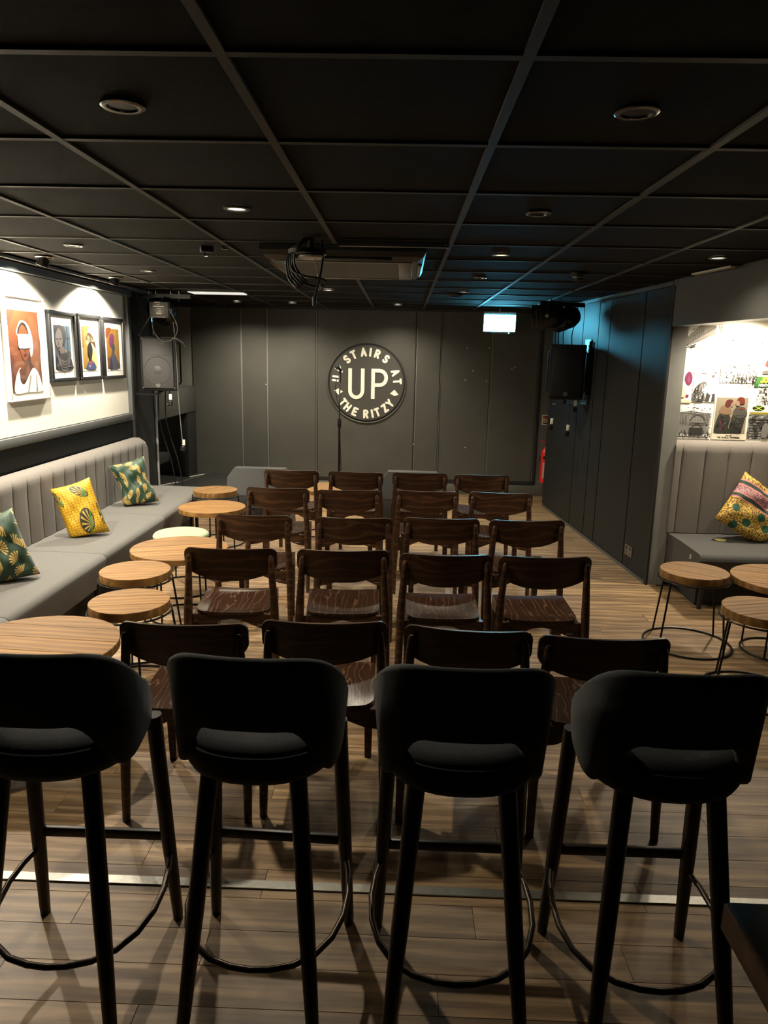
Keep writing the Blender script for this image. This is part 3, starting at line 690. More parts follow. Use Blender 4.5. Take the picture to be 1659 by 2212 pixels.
def stripe_mat():
    m, nt, N, L, b = nodes_of('striped_print'); tc = N.new('ShaderNodeTexCoord'); sp = N.new('ShaderNodeSeparateXYZ'); L.new(tc.outputs['UV'], sp.inputs[0]); x, y = sp.outputs[0], sp.outputs[1]
    mp = N.new('ShaderNodeMapping'); mp.inputs['Scale'].default_value = (38, 38, 1); L.new(tc.outputs['UV'], mp.inputs['Vector'])
    vo = N.new('ShaderNodeTexVoronoi'); vo.voronoi_dimensions = '2D'; vo.inputs['Scale'].default_value = 1; L.new(mp.outputs[0], vo.inputs['Vector'])
    col = mixc(N, L, mathn(N, L, 'GREATER_THAN', vo.outputs['Distance'], .42), (.60, .42, .05), (.16, .07, .03))
    for cx, cy in ((.15, .33), (.45, .20), (.80, .30), (.30, .06), (.95, .06), (.62, .42)):
        f, u, v = ell_mask(N, L, x, y, cx, cy, .075, .07); col = mixc(N, L, f, col, (.012, .07, .035))
    wn = N.new('ShaderNodeTexNoise'); wn.inputs['Scale'].default_value = 26; wn.inputs['Distortion'].default_value = 2.5; L.new(tc.outputs['UV'], wn.inputs['Vector'])
    curl = mathn(N, L, 'LESS_THAN', mathn(N, L, 'ABSOLUTE', mathn(N, L, 'SUBTRACT', wn.outputs['Fac'], .5)), .035)
    band = mixc(N, L, curl, (.11, .018, .035), (.75, .45, .42))
    def between(a, b_): return mathn(N, L, 'MULTIPLY', mathn(N, L, 'GREATER_THAN', y, a), mathn(N, L, 'LESS_THAN', y, b_))
    for a, b_, c in [(.50, .86, (.52, .20, .17)), (.525, .585, (.022, .045, .035)), (.61, .745, band), (.77, .83, (.022, .045, .035))]: col = mixc(N, L, between(a, b_), col, c)
    L.new(col, b.inputs['Base Color']); b.inputs['Roughness'].default_value = .7; MATS['striped_print'] = m; return m
def pillow(name, label, loc, eul, w_, h_, th, mat, crumple=.012, seed=1, slump=0., pinch=0.):
    rnd = random.Random(seed); n = 22; ph = [rnd.uniform(0, 6.28) for _ in range(8)]
    def pos(i, j, sgn):
        a, b = -1+2*i/n, -1+2*j/n
        e = max(0, (1-a**4)*(1-b**4))**.45
        x = a*(1-.07*(1-abs(a))*0-.06*(1-b*b)*abs(a)**3)*w_/2*1.0; z = b*(1-.06*(1-a*a)*abs(b)**3)*h_/2
        x *= 1-pinch*math.exp(-(b/.35)**2)
        y_ = sgn*th/2*e+crumple*e*(sin(7*a+ph[0]+3*b)*.5+sin(9*b+ph[1]-4*a)*.5+.4*sin(15*a+11*b+ph[2]))*sgn
        y_ -= slump*(b*.5+.5)**2*-1
        y_ += -pinch*.10*math.exp(-((b-.1+.25*a)/.18)**2)*sgn*e
        return Vector((x, y_, z))
    verts = []; uv = []; fs = []
    for sgn in (-1, 1):
        o = len(verts)
        for i in range(n+1):
            for j in range(n+1): verts.append(pos(i, j, sgn)); uv.append((i/n, j/n))
        for i in range(n):
            for j in range(n):
                q = (o+i*(n+1)+j, o+(i+1)*(n+1)+j, o+(i+1)*(n+1)+j+1, o+i*(n+1)+j+1); fs.append(q if sgn < 0 else q[::-1])
    me = bpy.data.meshes.new(name); me.from_pydata(verts, [], fs); me.materials.append(mat)
    l = me.uv_layers.new(name='UVMap')
    for lp in me.loops: l.data[lp.index].uv = uv[lp.vertex_index]
    me.polygons.foreach_set('use_smooth', [True]*len(me.polygons)); me.update()
    bm = bmesh.new(); bm.from_mesh(me); bmesh.ops.remove_doubles(bm, verts=bm.verts, dist=.0008); bm.to_mesh(me); bm.free()
    loc = (loc[0], loc[1], loc[2]-.022)
    Rm = Matrix.Translation(loc) @ Matrix.LocRotScale(None, __import__('mathutils').Euler(eul), None); Ri = Rm.inverted()
    for v in me.vertices:                      # the lower edge flattens where it rests on the seat
        p = Rm @ v.co
        if p.z < .445: p.z = max(.430, .430+(p.z-.40)*.33); v.co = Ri @ p
    o = link(name, me, None, loc, eul); tag(o, label, 'cushion', 'printed scatter cushions'); return o
M_PALM = fan_mat('palm_print', (.012, .040, .017), (.52, .33, .08), 4.2, 17, .50)
pillow('scatter_cushion', 'bright yellow printed cushion with dark leaf motifs on the long sofa', (-2.215, 4.86, .622), (radians(-14), radians(-15), radians(30)), .265, .405, .13, yellow_mat(), .006, 3)
pillow('scatter_cushion', 'slumped green cushion with gold palm fans at the sofa far end', (-2.235, 5.94, .625), (radians(-16), radians(-14), radians(28)), .29, .40, .15, M_PALM, .014, 5, pinch=.16)
pillow('scatter_cushion', 'green cushion with gold palm fans cut by the left frame edge', (-2.24, 3.80, .605), (radians(-14), radians(-16), radians(34)), .36, .40, .15, M_PALM, .012, 8)
pillow('scatter_cushion', 'patterned cushion with pink stripes and green dots on the alcove sofa', (2.58, 5.25, .665), (radians(-18), radians(33), radians(-6)), .41, .42, .15, stripe_mat(), .014, 11)

# ------------------------------------------------------------------ framed prints on the white board
def pm(c, k=.34):
    c = tuple(v*k if max(c) < .7 else v*.9 for v in c)
    return plain('print_%02x%02x%02x' % tuple(int(min(1, v)*255) for v in c), c, .6)
def art(parent, name, org, u, v, nrm, W, H, layers):
    g = MB(); mats = []; u, v, nrm = Vector(u), Vector(v), Vector(nrm)
    for i, (col, poly) in enumerate(layers):
        m = pm(col)
        if m not in mats: mats.append(m)
        n_ = len(poly); o = Vector(org)+nrm*(.0004*i)
        g.add([o+u*(p[0]*W)+v*(p[1]*H) for p in poly], [tuple(range(n_))], mats.index(m))
    me = bpy.data.meshes.new(name); me.from_pydata(g.v, [], g.f)
    for m in mats: me.materials.append(m)
    me.polygons.foreach_set('material_index', g.m); me.update()
    return link(name, me, parent)
SQ = [(0, 0), (1, 0), (1, 1), (0, 1)]
def glass_mat():
    m = bpy.data.materials.new('picture_glass'); m.use_nodes = True; N = m.node_tree.nodes; L = m.node_tree.links; N.remove(N['Principled BSDF'])
    t = N.new('ShaderNodeBsdfTransparent'); g = N.new('ShaderNodeBsdfGlossy'); g.inputs['Roughness'].default_value = .03; mx = N.new('ShaderNodeMixShader'); mx.inputs[0].default_value = .05
    L.new(t.outputs[0], mx.inputs[1]); L.new(g.outputs[0], mx.inputs[2]); L.new(mx.outputs[0], N['Material Output'].inputs[0]); return m
M_GLASS = glass_mat()
def picture(label, y0, y1, z0, z1, fmat, fw_, matc, px0, px1, pz0, pz1, layers, depth=.03):
    base = LX+.012
    t = thing('framed_print', label, 'picture', (base, (y0+y1)/2, z0), 0, 'framed portrait prints'); W, H = y1-y0, z1-z0
    g = MB()
    for a, b in [((0, -W/2, 0), (depth, W/2, fw_)), ((0, -W/2, H-fw_), (depth, W/2, H)), ((0, -W/2, fw_), (depth, -W/2+fw_, H-fw_)), ((0, W/2-fw_, fw_), (depth, W/2, H-fw_))]: g.b2(a, b, r=.002)
    g.obj('frame', fmat, t)
    MB().b2((0, -W/2+fw_*.8, fw_*.8), (.012, W/2-fw_*.8, H-fw_*.8)).obj('mount', matc, t)
    g = MB(); iw = (px1-px0)*W; ih = (pz1-pz0)*H; a0 = (-W/2+px0*W, pz0*H)
    bw = .018
    for (ya, yb, za, zb) in [(a0[0]-bw, a0[0]+iw+bw, a0[1]-bw, a0[1]-bw+.003), (a0[0]-bw, a0[0]+iw+bw, a0[1]+ih+bw-.003, a0[1]+ih+bw), (a0[0]-bw, a0[0]-bw+.003, a0[1]-bw, a0[1]+ih+bw), (a0[0]+iw+bw-.003, a0[0]+iw+bw, a0[1]-bw, a0[1]+ih+bw)]:
        g.b2((.012, ya, za), (.0135, yb, zb))
    g.obj('mount_line', plain('mount_edge', (.6, .58, .52), .6), t)
    art(t, 'portrait', (.0128, a0[0], a0[1]), (0, 1, 0), (0, 0, 1), (1, 0, 0), iw, ih, layers)
    MB().b2((depth-.008, -W/2+fw_*.9, fw_*.9), (depth-.006, W/2-fw_*.9, H-fw_*.9)).obj('glass', M_GLASS, t)
    return t
P1 = [((.34, .095, .028), SQ), ((.42, .14, .05), smoothp([(.5, .25), (.95, .35), (1, .75), (.7, .95), (.62, .6)])), ((.22, .05, .016), [(0, .0), (.2, .0), (.12, .4), (0, .5)]), ((.25, .06, .02), [(.0, .8), (.25, 1), (0, 1)]),
      ((.80, .76, .66), smoothp([(.26, .70), (.29, .80), (.42, .88), (.60, .85), (.72, .74), (.76, .62), (.74, .50), (.66, .44), (.60, .60)])),
      ((.02, .014, .012), smoothp([(.28, .71), (.32, .80), (.45, .86), (.58, .82), (.64, .70), (.5, .73)])), ((.36, .10, .03), smoothp([(.30, .70), (.36, .79), (.45, .83), (.56, .78), (.62, .69), (.62, .56), (.56, .43), (.46, .38), (.38, .43), (.31, .55)])),
      ((.13, .035, .012), smoothp([(.47, .38), (.56, .43), (.62, .50), (.66, .36), (.75, .28), (.6, .12), (.36, .10), (.30, .22), (.42, .30)])), ((.30, .09, .03), smoothp([(.50, .30), (.58, .32), (.60, .22), (.5, .18)])),
      ((.16, .015, .012), smoothp([(.42, .465), (.49, .48), (.53, .465), (.47, .44)])), ((.18, .05, .016), [(.44, .58), (.47, .50), (.50, .50), (.48, .58)]),
      ((.78, .74, .64), smoothp([(.06, .0), (.09, .16), (.20, .27), (.28, .30), (.24, .16), (.36, .10), (.55, .22), (.70, .30), (.85, .24), (.95, .1), (.96, 0), (.5, -.0)])), ((.55, .50, .40), [(.45, 0), (.5, 0), (.62, .2), (.58, .22)]), ((.55, .50, .40), [(.75, 0), (.80, 0), (.80, .2), (.77, .22)]),
      ((.22, .06, .02), [(.22, .28), (.30, .30), (.55, .22), (.28, .11)]), ((.88, .86, .80), smoothp([(.27, .555), (.27, .70), (.38, .715), (.55, .715), (.66, .705), (.68, .57), (.55, .545), (.38, .545)]))]
P2 = [((.07, .075, .10), SQ), ((.10, .22, .32), [(.62, .45), (1, .40), (1, 1), (.62, 1)]), ((.03, .04, .06), [(.6, .70), (1, .70), (1, .73), (.6, .73)]), ((.03, .04, .06), [(.8, .45), (.83, .45), (.83, 1), (.8, 1)]),
      ((.025, .02, .03), smoothp([(.05, .85), (.25, 1.0), (.55, .98), (.72, .85), (.68, .65), (.55, .55), (.35, .8)])), ((.30, .25, .24), smoothp([(.10, .80), (.28, .93), (.44, .86), (.50, .68), (.44, .52), (.28, .42), (.15, .50), (.06, .64)])),
      ((.05, .03, .03), ell(.17, .69, .09, .015)), ((.05, .03, .03), ell(.37, .70, .08, .015)), ((.16, .11, .10), [(.22, .68), (.28, .56), (.22, .55)]), ((.12, .03, .04), ell(.25, .50, .075, .025)), ((.26, .20, .17), smoothp([(.3, .46), (.5, .52), (.6, .42), (.5, .34), (.3, .36)])),
      ((.03, .03, .04), smoothp([(.08, 0), (.10, .25), (.3, .36), (.6, .36), (.9, .30), (1, .15), (1, 0)]))]+[((.26, .23, .22), ribbon(arcp(.5, .50, .42, .32+.07*i, 205, 335, 12), .012)) for i in range(4)]+[((.5, .4, .2), ell(.62, .42, .05, .03)), ((.30, .27, .25), [(.75, .06), (.97, .06), (.97, .08), (.75, .08)])]
P3 = [((.62, .36, .06), SQ), ((.75, .50, .14), [(.5, 0), (1, 0), (1, 1), (.6, 1)]), ((.40, .20, .03), [(0, .5), (.12, .5), (.15, 1), (0, 1)]), ((.85, .62, .22), smoothp([(.3, .6), (.5, .95), (.95, .9), (.98, .5), (.7, .4)])), ((.12, .06, .025), smoothp([(.28, .70), (.35, .82), (.55, .85), (.80, .74), (.95, .55), (.9, .48), (.72, .60), (.5, .62)]))]
P3 += [((.70, .50, .22), ribbon([(.36+.08*i, .64), (.34+.11*i, .80-.02*i)], .012)) for i in range(6)]
P3 += [((.010, .008, .012), smoothp([(.36, .55), (.45, .62), (.60, .60), (.68, .48), (.66, .36), (.58, .22), (.68, .15), (.38, .15), (.42, .25), (.34, .35)])), ((.10, .14, .36), smoothp([(.20, 0), (.24, .12), (.40, .18), (.65, .18), (.80, .12), (.86, 0)])), ((.45, .12, .12), smoothp([(.34, .14), (.48, .19), (.62, .17), (.58, .10), (.42, .10)])), ((.55, .50, .6), ell(.4, .06, .08, .03))]
P4 = [((.58, .26, .03), SQ), ((.66, .36, .06), [(.5, .2), (1, .2), (1, 1), (.6, 1)]), ((.34, .10, .02), smoothp([(.0, .75), (.4, 1), (.0, 1)])), ((.30, .12, .04), [(0, 0), (1, 0), (1, .12), (0, .3)]), ((.28, .06, .20), smoothp([(.20, .66), (.24, .82), (.42, .88), (.58, .82), (.60, .70), (.50, .62), (.42, .58), (.30, .54)])), ((.40, .10, .26), ribbon(arcp(.4, .70, .15, .12, 20, 160), .015)),
      ((.09, .10, .16), smoothp([(.36, .58), (.50, .64), (.60, .60), (.62, .50), (.55, .42), (.56, .34), (.40, .34), (.40, .46)])), ((.13, .14, .24), smoothp([(.18, 0), (.20, .2), (.32, .34), (.58, .35), (.75, .22), (.82, 0)])), ((.07, .05, .06), smoothp([(.18, 0), (.24, .28), (.34, .2), (.36, 0)]))]
FR_W = plain('white_frame', (.75, .73, .68), .35); FR_B = plain('black_frame', (.016, .016, .016), .35); MT = plain('print_mount', (.74, .72, .66), .7)
picture('large white-framed portrait of a woman with white lace blindfold', 4.655, 5.18, 1.35, 2.033, FR_W, .016, MT, .10, .86, .08, .86, P1)
picture('black-framed print of a woman in striped collar against blue, leftmost of three', 5.238, 5.676, 1.458, 1.966, FR_B, .026, MT, .20, .80, .17, .80, P2)
picture('black-framed print of a dark figure on gold, middle of three', 5.710, 6.142, 1.457, 1.970, FR_B, .026, MT, .20, .80, .17, .82, P3)
picture('black-framed print of a figure in purple turban, rightmost of three', 6.180, 6.640, 1.452, 1.968, FR_B, .026, MT, .20, .80, .17, .82, P4)

# ------------------------------------------------------------------ posters in the alcove
PY = ALY-.002
def halftone(name, lo, hi, dark, light, scale):
    m, nt, N, L, b = nodes_of(name); tc = N.new('ShaderNodeTexCoord'); n = N.new('ShaderNodeTexNoise'); n.inputs['Scale'].default_value = scale; n.inputs['Detail'].default_value = 6; n.inputs['Roughness'].default_value = .65; n.inputs['Distortion'].default_value = .6
    oi = N.new('ShaderNodeObjectInfo'); ad = N.new('ShaderNodeVectorMath'); ad.operation = 'ADD'; L.new(tc.outputs['Object'], ad.inputs[0]); L.new(oi.outputs['Location'], ad.inputs[1]); L.new(ad.outputs[0], n.inputs['Vector'])
    r = N.new('ShaderNodeValToRGB'); r.color_ramp.elements[0].position = lo; r.color_ramp.elements[1].position = hi; r.color_ramp.elements[0].color = (*dark, 1); r.color_ramp.elements[1].color = (*light, 1)
    L.new(n.outputs['Fac'], r.inputs[0]); L.new(r.outputs[0], b.inputs['Base Color']); b.inputs['Roughness'].default_value = .6; return m
H_PALE = halftone('photo_pale', .36, .46, (.12, .11, .10), (.72, .70, .64), 42)
H_MID = halftone('photo_mid', .40, .55, (.03, .03, .028), (.60, .58, .53), 46)
H_DARK = halftone('photo_dark', .44, .64, (.015, .015, .014), (.36, .35, .32), 40)
def poster(label, x0, z0, x1, z1, layers, texts=(), photo=None):
    t = thing('poster', label, 'poster', ((x0+x1)/2, PY, z0), 0, 'posters on the alcove wall'); W, H = x1-x0, z1-z0
    MB().b2((-W/2, -.0012, 0), (W/2, 0, H)).obj('paper', photo or pm(layers[0][0]), t)
    art(t, 'print', (-W/2, -.0016, 0), (1, 0, 0), (0, 0, 1), (0, -1, 0), W, H, layers[1:])
    if texts:
        g = MB(); mats = []
        for (txt, cx, cz, h, sw, col) in texts:
            m = pm(col)
            if m not in mats: mats.append(m)
            word(g, txt, (-W/2+cx*W, -.006, cz*H), (1, 0, 0), (0, 0, 1), (0, -1, 0), h, sw, mats.index(m), .0006)
        g.obj('lettering', mats, t, 0)
    return t
K1, K2, K3, PAP = (.10, .09, .08), (.28, .26, .23), (.50, .47, .42), (.78, .75, .68)
rr = random.Random(4)
def blobs(col, n, x0, x1, y0, y1, sx, sy):
    out = []
    for _ in range(n):
        x, y_ = rr.uniform(x0, x1), rr.uniform(y0, y1); a, b = sx*rr.uniform(.4, 1), sy*rr.uniform(.4, 1)
        out.append((col, [(x, y_), (x+a, y_+rr.uniform(-.2, .2)*b), (x+a*rr.uniform(.6, 1), y_+b), (x+a*rr.uniform(0, .4), y_+b*rr.uniform(.6, 1))]))
    return [(c, [(min(1, max(0, p[0])), min(1, max(0, p[1]))) for p in q]) for c, q in out]
def ln(col, a, b, w_=.008): return (col, ribbon([a, b], w_))
street = [PAP]+[]
L_street = [(PAP, SQ)]+[((.62, .56, .46), [(.05, .05), (1, .55), (1, 1), (.45, 1), (.05, .45)])]+[ln(K2, (.05+.06*i, .10+.06*i), (.05+.06*i, .42+.05*i)) for i in range(10)]+[ln(K2, (.02, .08), (1, .95), .012), ln(K2, (.02, .02), (1, .70), .01)]+blobs(K1, 7, .02, .3, .0, .12, .12, .1)+[ln(K3, (.0, .9), (.3, .55), .006), ln(K3, (.1, 1), (.2, .5), .006)]
poster('pale street sketch poster at the alcove top left', 2.055, 1.801, 2.27, 1.96, L_street, photo=H_PALE)
L_big = [(PAP, SQ)]+[ln(K2, (.02, .3+.03*i), (.06, .3+.03*i), .01) for i in range(22)]+blobs(K3, 8, .3, .9, .55, .8, .05, .04)+blobs(K2, 8, .9, .96, .3, .75, .04, .06)+[ln((.65, .62, .55), (.1, .5), (.9, .52), .005)]
poster('large washed-out white poster at the alcove top', 2.294, 1.683, 2.614, 1.968, L_big, photo=H_PALE)
L_ball = [(PAP, SQ), ((.80, .62, .36), [(0, .1), (.6, .1), (.5, .45), (0, .6)]), ((.42, .03, .16), smoothp([(.45, .66), (.5, .84), (.72, .92), (.92, .8), (.92, .6), (.7, .5)])), ((.55, .10, .28), ell(.7, .68, .1, .1)), ((.45, .04, .02), [(.0, .22), (.25, .22), (.25, .26), (0, .26)]), ((.55, .04, .03), [(.62, .16), (.8, .16), (.8, .24), (.62, .24)]), ((.45, .04, .02), [(.2, .13), (.5, .13), (.5, .16), (.2, .16)]), ((.80, .70, .40), [(0, 0), (1, 0), (1, .08), (0, .08)]), ((.45, .25, .12), ell(.15, .5, .1, .05))]
poster('small poster with a magenta balloon shape on cream', 2.033, 1.401, 2.143, 1.648, L_ball)
L_men = [(PAP, SQ), (K2, smoothp([(.02, .02), (.05, .35), (.25, .55), (.50, .62), (.55, .50), (.35, .35), (.48, .30), (.55, .1), (.5, .02)])), ((.60, .56, .50), smoothp([(.18, .30), (.3, .5), (.45, .55), (.4, .4)])), (K1, [(.55, .02), (.62, .30), (.75, .22), (.95, .28), (.98, .02)]), (PAP, [(.72, .02), (.78, .24), (.84, .22), (.82, .02)]), (K2, ell(.82, .80, .07, .04)), (K3, ribbon(arcp(.45, .92, .15, .06, 200, 340), .01)), (K3, ribbon(arcp(.9, .95, .1, .05, 200, 340), .01)), (K1, [(.22, .02), (.45, .2), (.5, .02)])]
L_men += blobs(K1, 26, .04, .5, .04, .5, .06, .09)+blobs(PAP, 12, .06, .5, .1, .55, .05, .06)
poster('black and white photo poster of two figures', 2.147, 1.407, 2.321, 1.651, L_men, photo=H_PALE)
L_crowd = [(PAP, SQ)]+blobs(K2, 16, .35, .95, .02, .35, .06, .4)+blobs(K1, 12, .45, .95, .02, .3, .05, .35)+blobs(K3, 12, .2, .95, .3, .8, .07, .12)
L_crowd += blobs(K1, 40, .3, .97, .02, .5, .025, .22)+blobs(PAP, 20, .3, .97, .05, .5, .02, .12)
poster('grey photo poster of a standing crowd', 2.335, 1.553, 2.60, 1.676, L_crowd, photo=H_MID)
L_cin = [(PAP, SQ), ((.66, .63, .56), [(.15, .15), (.18, .80), (.42, .84), (.95, .78), (.96, .15)]), (K2, [(.0, .1), (.02, .45), (.15, .52), (.15, .12)])]
L_cin += [(K3, [(.2+.07*i, .45), (.2+.07*i, .74), (.24+.07*i, .74), (.24+.07*i, .45)]) for i in range(3)]+[(K1, [(.46, .10), (.46, .34), (.80, .34), (.80, .10)]), (K2, ribbon(arcp(.65, .55, .18, .2, 10, 170), .015)), (K2, ribbon(arcp(.65, .36, .12, .1, 10, 170), .015)), (K3, [(.86, .45), (.86, .74), (.92, .74), (.92, .45)]), ln(K1, (.45, .48), (.84, .48), .012), ln(K1, (.16, .80), (.45, .84), .01), ln(K1, (.45, .84), (.97, .78), .01), ln(K2, (0, .06), (.95, .04), .02)]
L_cin += blobs(K1, 16, .18, .92, .06, .2, .05, .14)+blobs(K2, 10, .2, .9, .86, .95, .06, .05)
L_cin += [ln(K1, (.20+.037*i, .44), (.20+.037*i, .78), .004) for i in range(21)]+[ln(K1, (.17, .40+.055*i), (.95, .41+.05*i), .003) for i in range(8)]+blobs(K1, 40, .05, .95, .04, .16, .022, .09)
poster('black and white print of a columned cinema building', 2.017, 1.136, 2.312, 1.375, L_cin, photo=H_PALE)
L_cp = [((.70, .62, .46), SQ), ((.62, .52, .36), [(.04, .14), (.96, .14), (.96, .97), (.04, .97)]), ((.05, .055, .04), smoothp([(.08, .15), (.10, .45), (.2, .62), (.36, .64), (.5, .5), (.46, .3), (.5, .15)])), ((.42, .05, .10), ribbon([(.3, .48), (.22, .4), (.3, .3), (.22, .2)], .012)), ((.50, .30, .16), smoothp([(.16, .62), (.18, .75), (.32, .80), (.48, .72), (.5, .6), (.3, .58)])), ((.20, .03, .02), smoothp([(.30, .78), (.33, .90), (.45, .93), (.53, .88), (.46, .80), (.40, .74)])), ((.65, .44, .30), smoothp([(.46, .79), (.52, .88), (.58, .85), (.52, .76)])),
        ((.06, .055, .045), [(.46, .15), (.52, .5), (.62, .72), (.82, .72), (.92, .50), (.84, .15)]), ((.16, .14, .11), smoothp([(.55, .62), (.62, .74), (.85, .76), (.97, .60), (.80, .50), (.62, .54)])), ((.30, .04, .02), smoothp([(.62, .88), (.68, .98), (.82, .97), (.86, .86), (.78, .82), (.70, .84)])), ((.65, .42, .28), smoothp([(.60, .84), (.63, .90), (.70, .88), (.72, .80), (.64, .78)])), ((.45, .05, .06), ell(.78, .72, .05, .02)), ((.72, .66, .50), [(0, 0), (1, 0), (1, .13), (0, .13)])]
L_cp += blobs((.10, .08, .06), 22, .12, .9, .18, .62, .05, .06)+blobs((.45, .36, .24), 14, .15, .9, .3, .7, .04, .04)+[ln((.03, .03, .03), (.52, .2+.06*i), (.84, .21+.06*i), .006) for i in range(7)]
poster('cream film poster of an embracing couple with lettering below', 2.322, 1.133, 2.575, 1.455, L_cp, [('FRED TERRY', .5, .088, .006, .0016, (.08, .07, .06)), ('THE SCARLET PIMPERNEL', .5, .035, .0105, .0028, (.07, .06, .05))])
poster('green poster with large yellow letters JO', 2.592, 1.524, 2.82, 1.604, [((.10, .34, .07), SQ), ((.05, .20, .05), [(0, 0), (1, 0), (1, .34), (0, .34)])], [('JO', .30, .46, .034, .012, (.80, .66, .05)), ('MONTHLY', .36, .09, .017, .003, (.75, .76, .66))])
poster('black and white photo poster of children below the green poster', 2.622, 1.401, 2.82, 1.521, [(K3, SQ)]+blobs(K1, 14, .02, .9, .02, .8, .12, .35)+blobs(PAP, 8, .05, .9, .2, .8, .08, .2), photo=H_MID)
poster('strip poster with an oval green and yellow flag', 2.585, 1.326, 2.82, 1.399, [((.72, .70, .62), SQ), ((.65, .54, .04), [(0, 0), (1, 0), (1, .22), (0, .22)]), ((.05, .22, .05), ell(.26, .62, .19, .28)), ((.012, .012, .012), ell(.15, .62, .07, .12)), ((.012, .012, .012), ell(.37, .62, .07, .12)), ((.75, .60, .04), ribbon([(.13, .42), (.39, .82)], .02)), ((.75, .60, .04), ribbon([(.13, .82), (.39, .42)], .02))])
L_dk = [(K2, SQ)]+[ln(K1, (.05, .1+.12*i), (.95, .12+.12*i), .02) for i in range(7)]+blobs(K1, 10, .05, .9, .1, .9, .12, .3)+[(K3, smoothp([(.45, .1), (.45, .5), (.55, .68), (.65, .5), (.62, .1)])), (K3, smoothp([(.75, .1), (.75, .55), (.85, .7), (.95, .5), (.92, .1)]))]
poster('dark photo poster at the alcove lower right', 2.582, 1.142, 2.82, 1.322, L_dk, photo=H_DARK)
poster('small poster with red flowers above the green poster', 2.64, 1.621, 2.80, 1.772, [((.74, .66, .52), SQ), ((.55, .12, .08), smoothp([(.1, .4), (.2, .7), (.5, .72), (.6, .45), (.35, .3)])), ((.70, .35, .25), [(.1, .8), (.9, .8), (.9, .95), (.1, .95)]), (K2, [(0, 0), (1, 0), (1, .3), (0, .15)])])

# ------------------------------------------------------------------ recessed ceiling downlights
def downlight(x, yv, label, watts=0, deg=150, col=WARM, lit=.0):
    t = thing('ceiling_downlight', label, 'downlight', (x, yv, CZ), 0, 'recessed ceiling downlights')
    MB().lathe([(.036, .004), (.037, -.004), (.046, -.006), (.052, -.002), (.052, .004)], n=32, closed=True).obj('trim_ring', plain('trim_smoked', (.20, .20, .20), .22, 1) if not watts else plain('trim_dark', (.12, .12, .12), .3, .8), t, 50)
    MB().lathe([(.001, .0065), (.034, .0055), (.036, .0)], n=24).obj('reflector', (plain('lamp_glow', (.5, .45, .35), .3, emit=(1, .85, .6), estr=1.2) if yv < 6.7 else plain('lamp_bright', (.5, .45, .35), .3, emit=(1, .9, .72), estr=9)) if watts else plain('lamp_off', (.06, .06, .06), .25, .5), t, 50)
    if watts: spot('downlight_lamp', (0, 0, -.012), (0, 0, -1), watts, deg, 1.0, col, .03, t)
    return t
downlight(-.685, 1.875, 'unlit chrome ceiling downlight at upper left, nearest the camera')
downlight(.531, 1.869, 'unlit chrome ceiling downlight at upper right, nearest the camera')
downlight(-.69, 3.10, 'ceiling downlight second from the camera, left of centre', P_DOWN['near'])
downlight(.524, 3.09, 'chrome ceiling downlight second from the camera, right of centre')
downlight(-1.86, 4.22, 'ceiling downlight above the sofa, near the left wall spotlight', P_DOWN['left'])
downlight(.531, 4.29, 'ceiling downlight right of the air conditioner', P_DOWN['aisle'])
downlight(-1.87, 5.45, 'ceiling downlight above the sofa, level with the far pictures', P_DOWN['left'])
downlight(.534, 5.48, 'small ceiling downlight beyond the air conditioner on the right')
downlight(.515, 6.66, 'small ceiling downlight right of centre, near the exit sign', P_DOWN['mid'])
downlight(1.72, 4.25, 'ceiling downlight by the alcove lintel', P_DOWN['right'])
downlight(-.69, 6.72, 'small lit ceiling downlight below the hanging cables', P_DOWN['mid'])
downlight(-1.90, 8.45, 'small lit ceiling downlight at far left above the stage', P_DOWN['back'])
downlight(-1.27, 8.45, 'small lit ceiling downlight left of the round logo', P_DOWN['back'])
downlight(-.08, 8.45, 'small lit ceiling downlight right of the round logo', P_DOWN['back'])
# adjustable wall spotlights above the pictures
def wall_spot(yv, label, x=-2.29):
    t = thing('wall_spotlight', label, 'spotlight', (x, yv, CZ), 0, 'adjustable spotlights over the pictures')
    MB().lathe([(.001, .002), (.052, .002), (.055, -.002), (.05, -.007), (.001, -.007)], n=28).obj('mounting_plate', M_CHROME, t)
    Rm = Matrix.Rotation(radians(20), 3, 'Y')
    MB().lathe([(.001, 0), (.036, 0), (.038, -.05), (.034, -.052), (.030, -.02), (.001, -.018)], (0, 0, -.006), n=24, M=Rm).obj('lamp_head', M_BLKMETAL, t)
    spot('spotlight_lamp', (-.024, 0, -.066), (-.20, 0, -.62), P_WALL, 140, .45, (1, .90, .74), .02, t)
wall_spot(4.756, 'black adjustable spotlight above the large white-framed portrait')
wall_spot(5.995, 'black adjustable spotlight above the three black-framed prints', -2.32)
wall_spot(3.52, 'black adjustable spotlight over the board beyond the left frame edge')
# alcove downlights
for xx, yy, lab in [(2.45, 5.28, 'alcove ceiling downlight over the posters'), (2.55, 4.1, 'alcove ceiling downlight over the round table')]:
    t = thing('alcove_downlight', lab, 'downlight', (xx, yy, 2.03), 0, 'alcove downlights')
    MB().lathe([(.040, .002), (.042, -.006), (.055, -.004), (.056, .002)], n=28, closed=True).obj('trim_ring', M_CHROME, t)
    MB().lathe([(.001, -.001), (.040, -.001), (.040, .002)], n=24).obj('reflector', MATS['lamp_glow'], t)
    spot('alcove_lamp', (0, 0, -.02), (.0, .12 if yy > 5 else .1, -1), P_ALCOVE if yy > 5 else P_ALCOVE*.22, 160, .9, (1, .88, .70), .04, t)

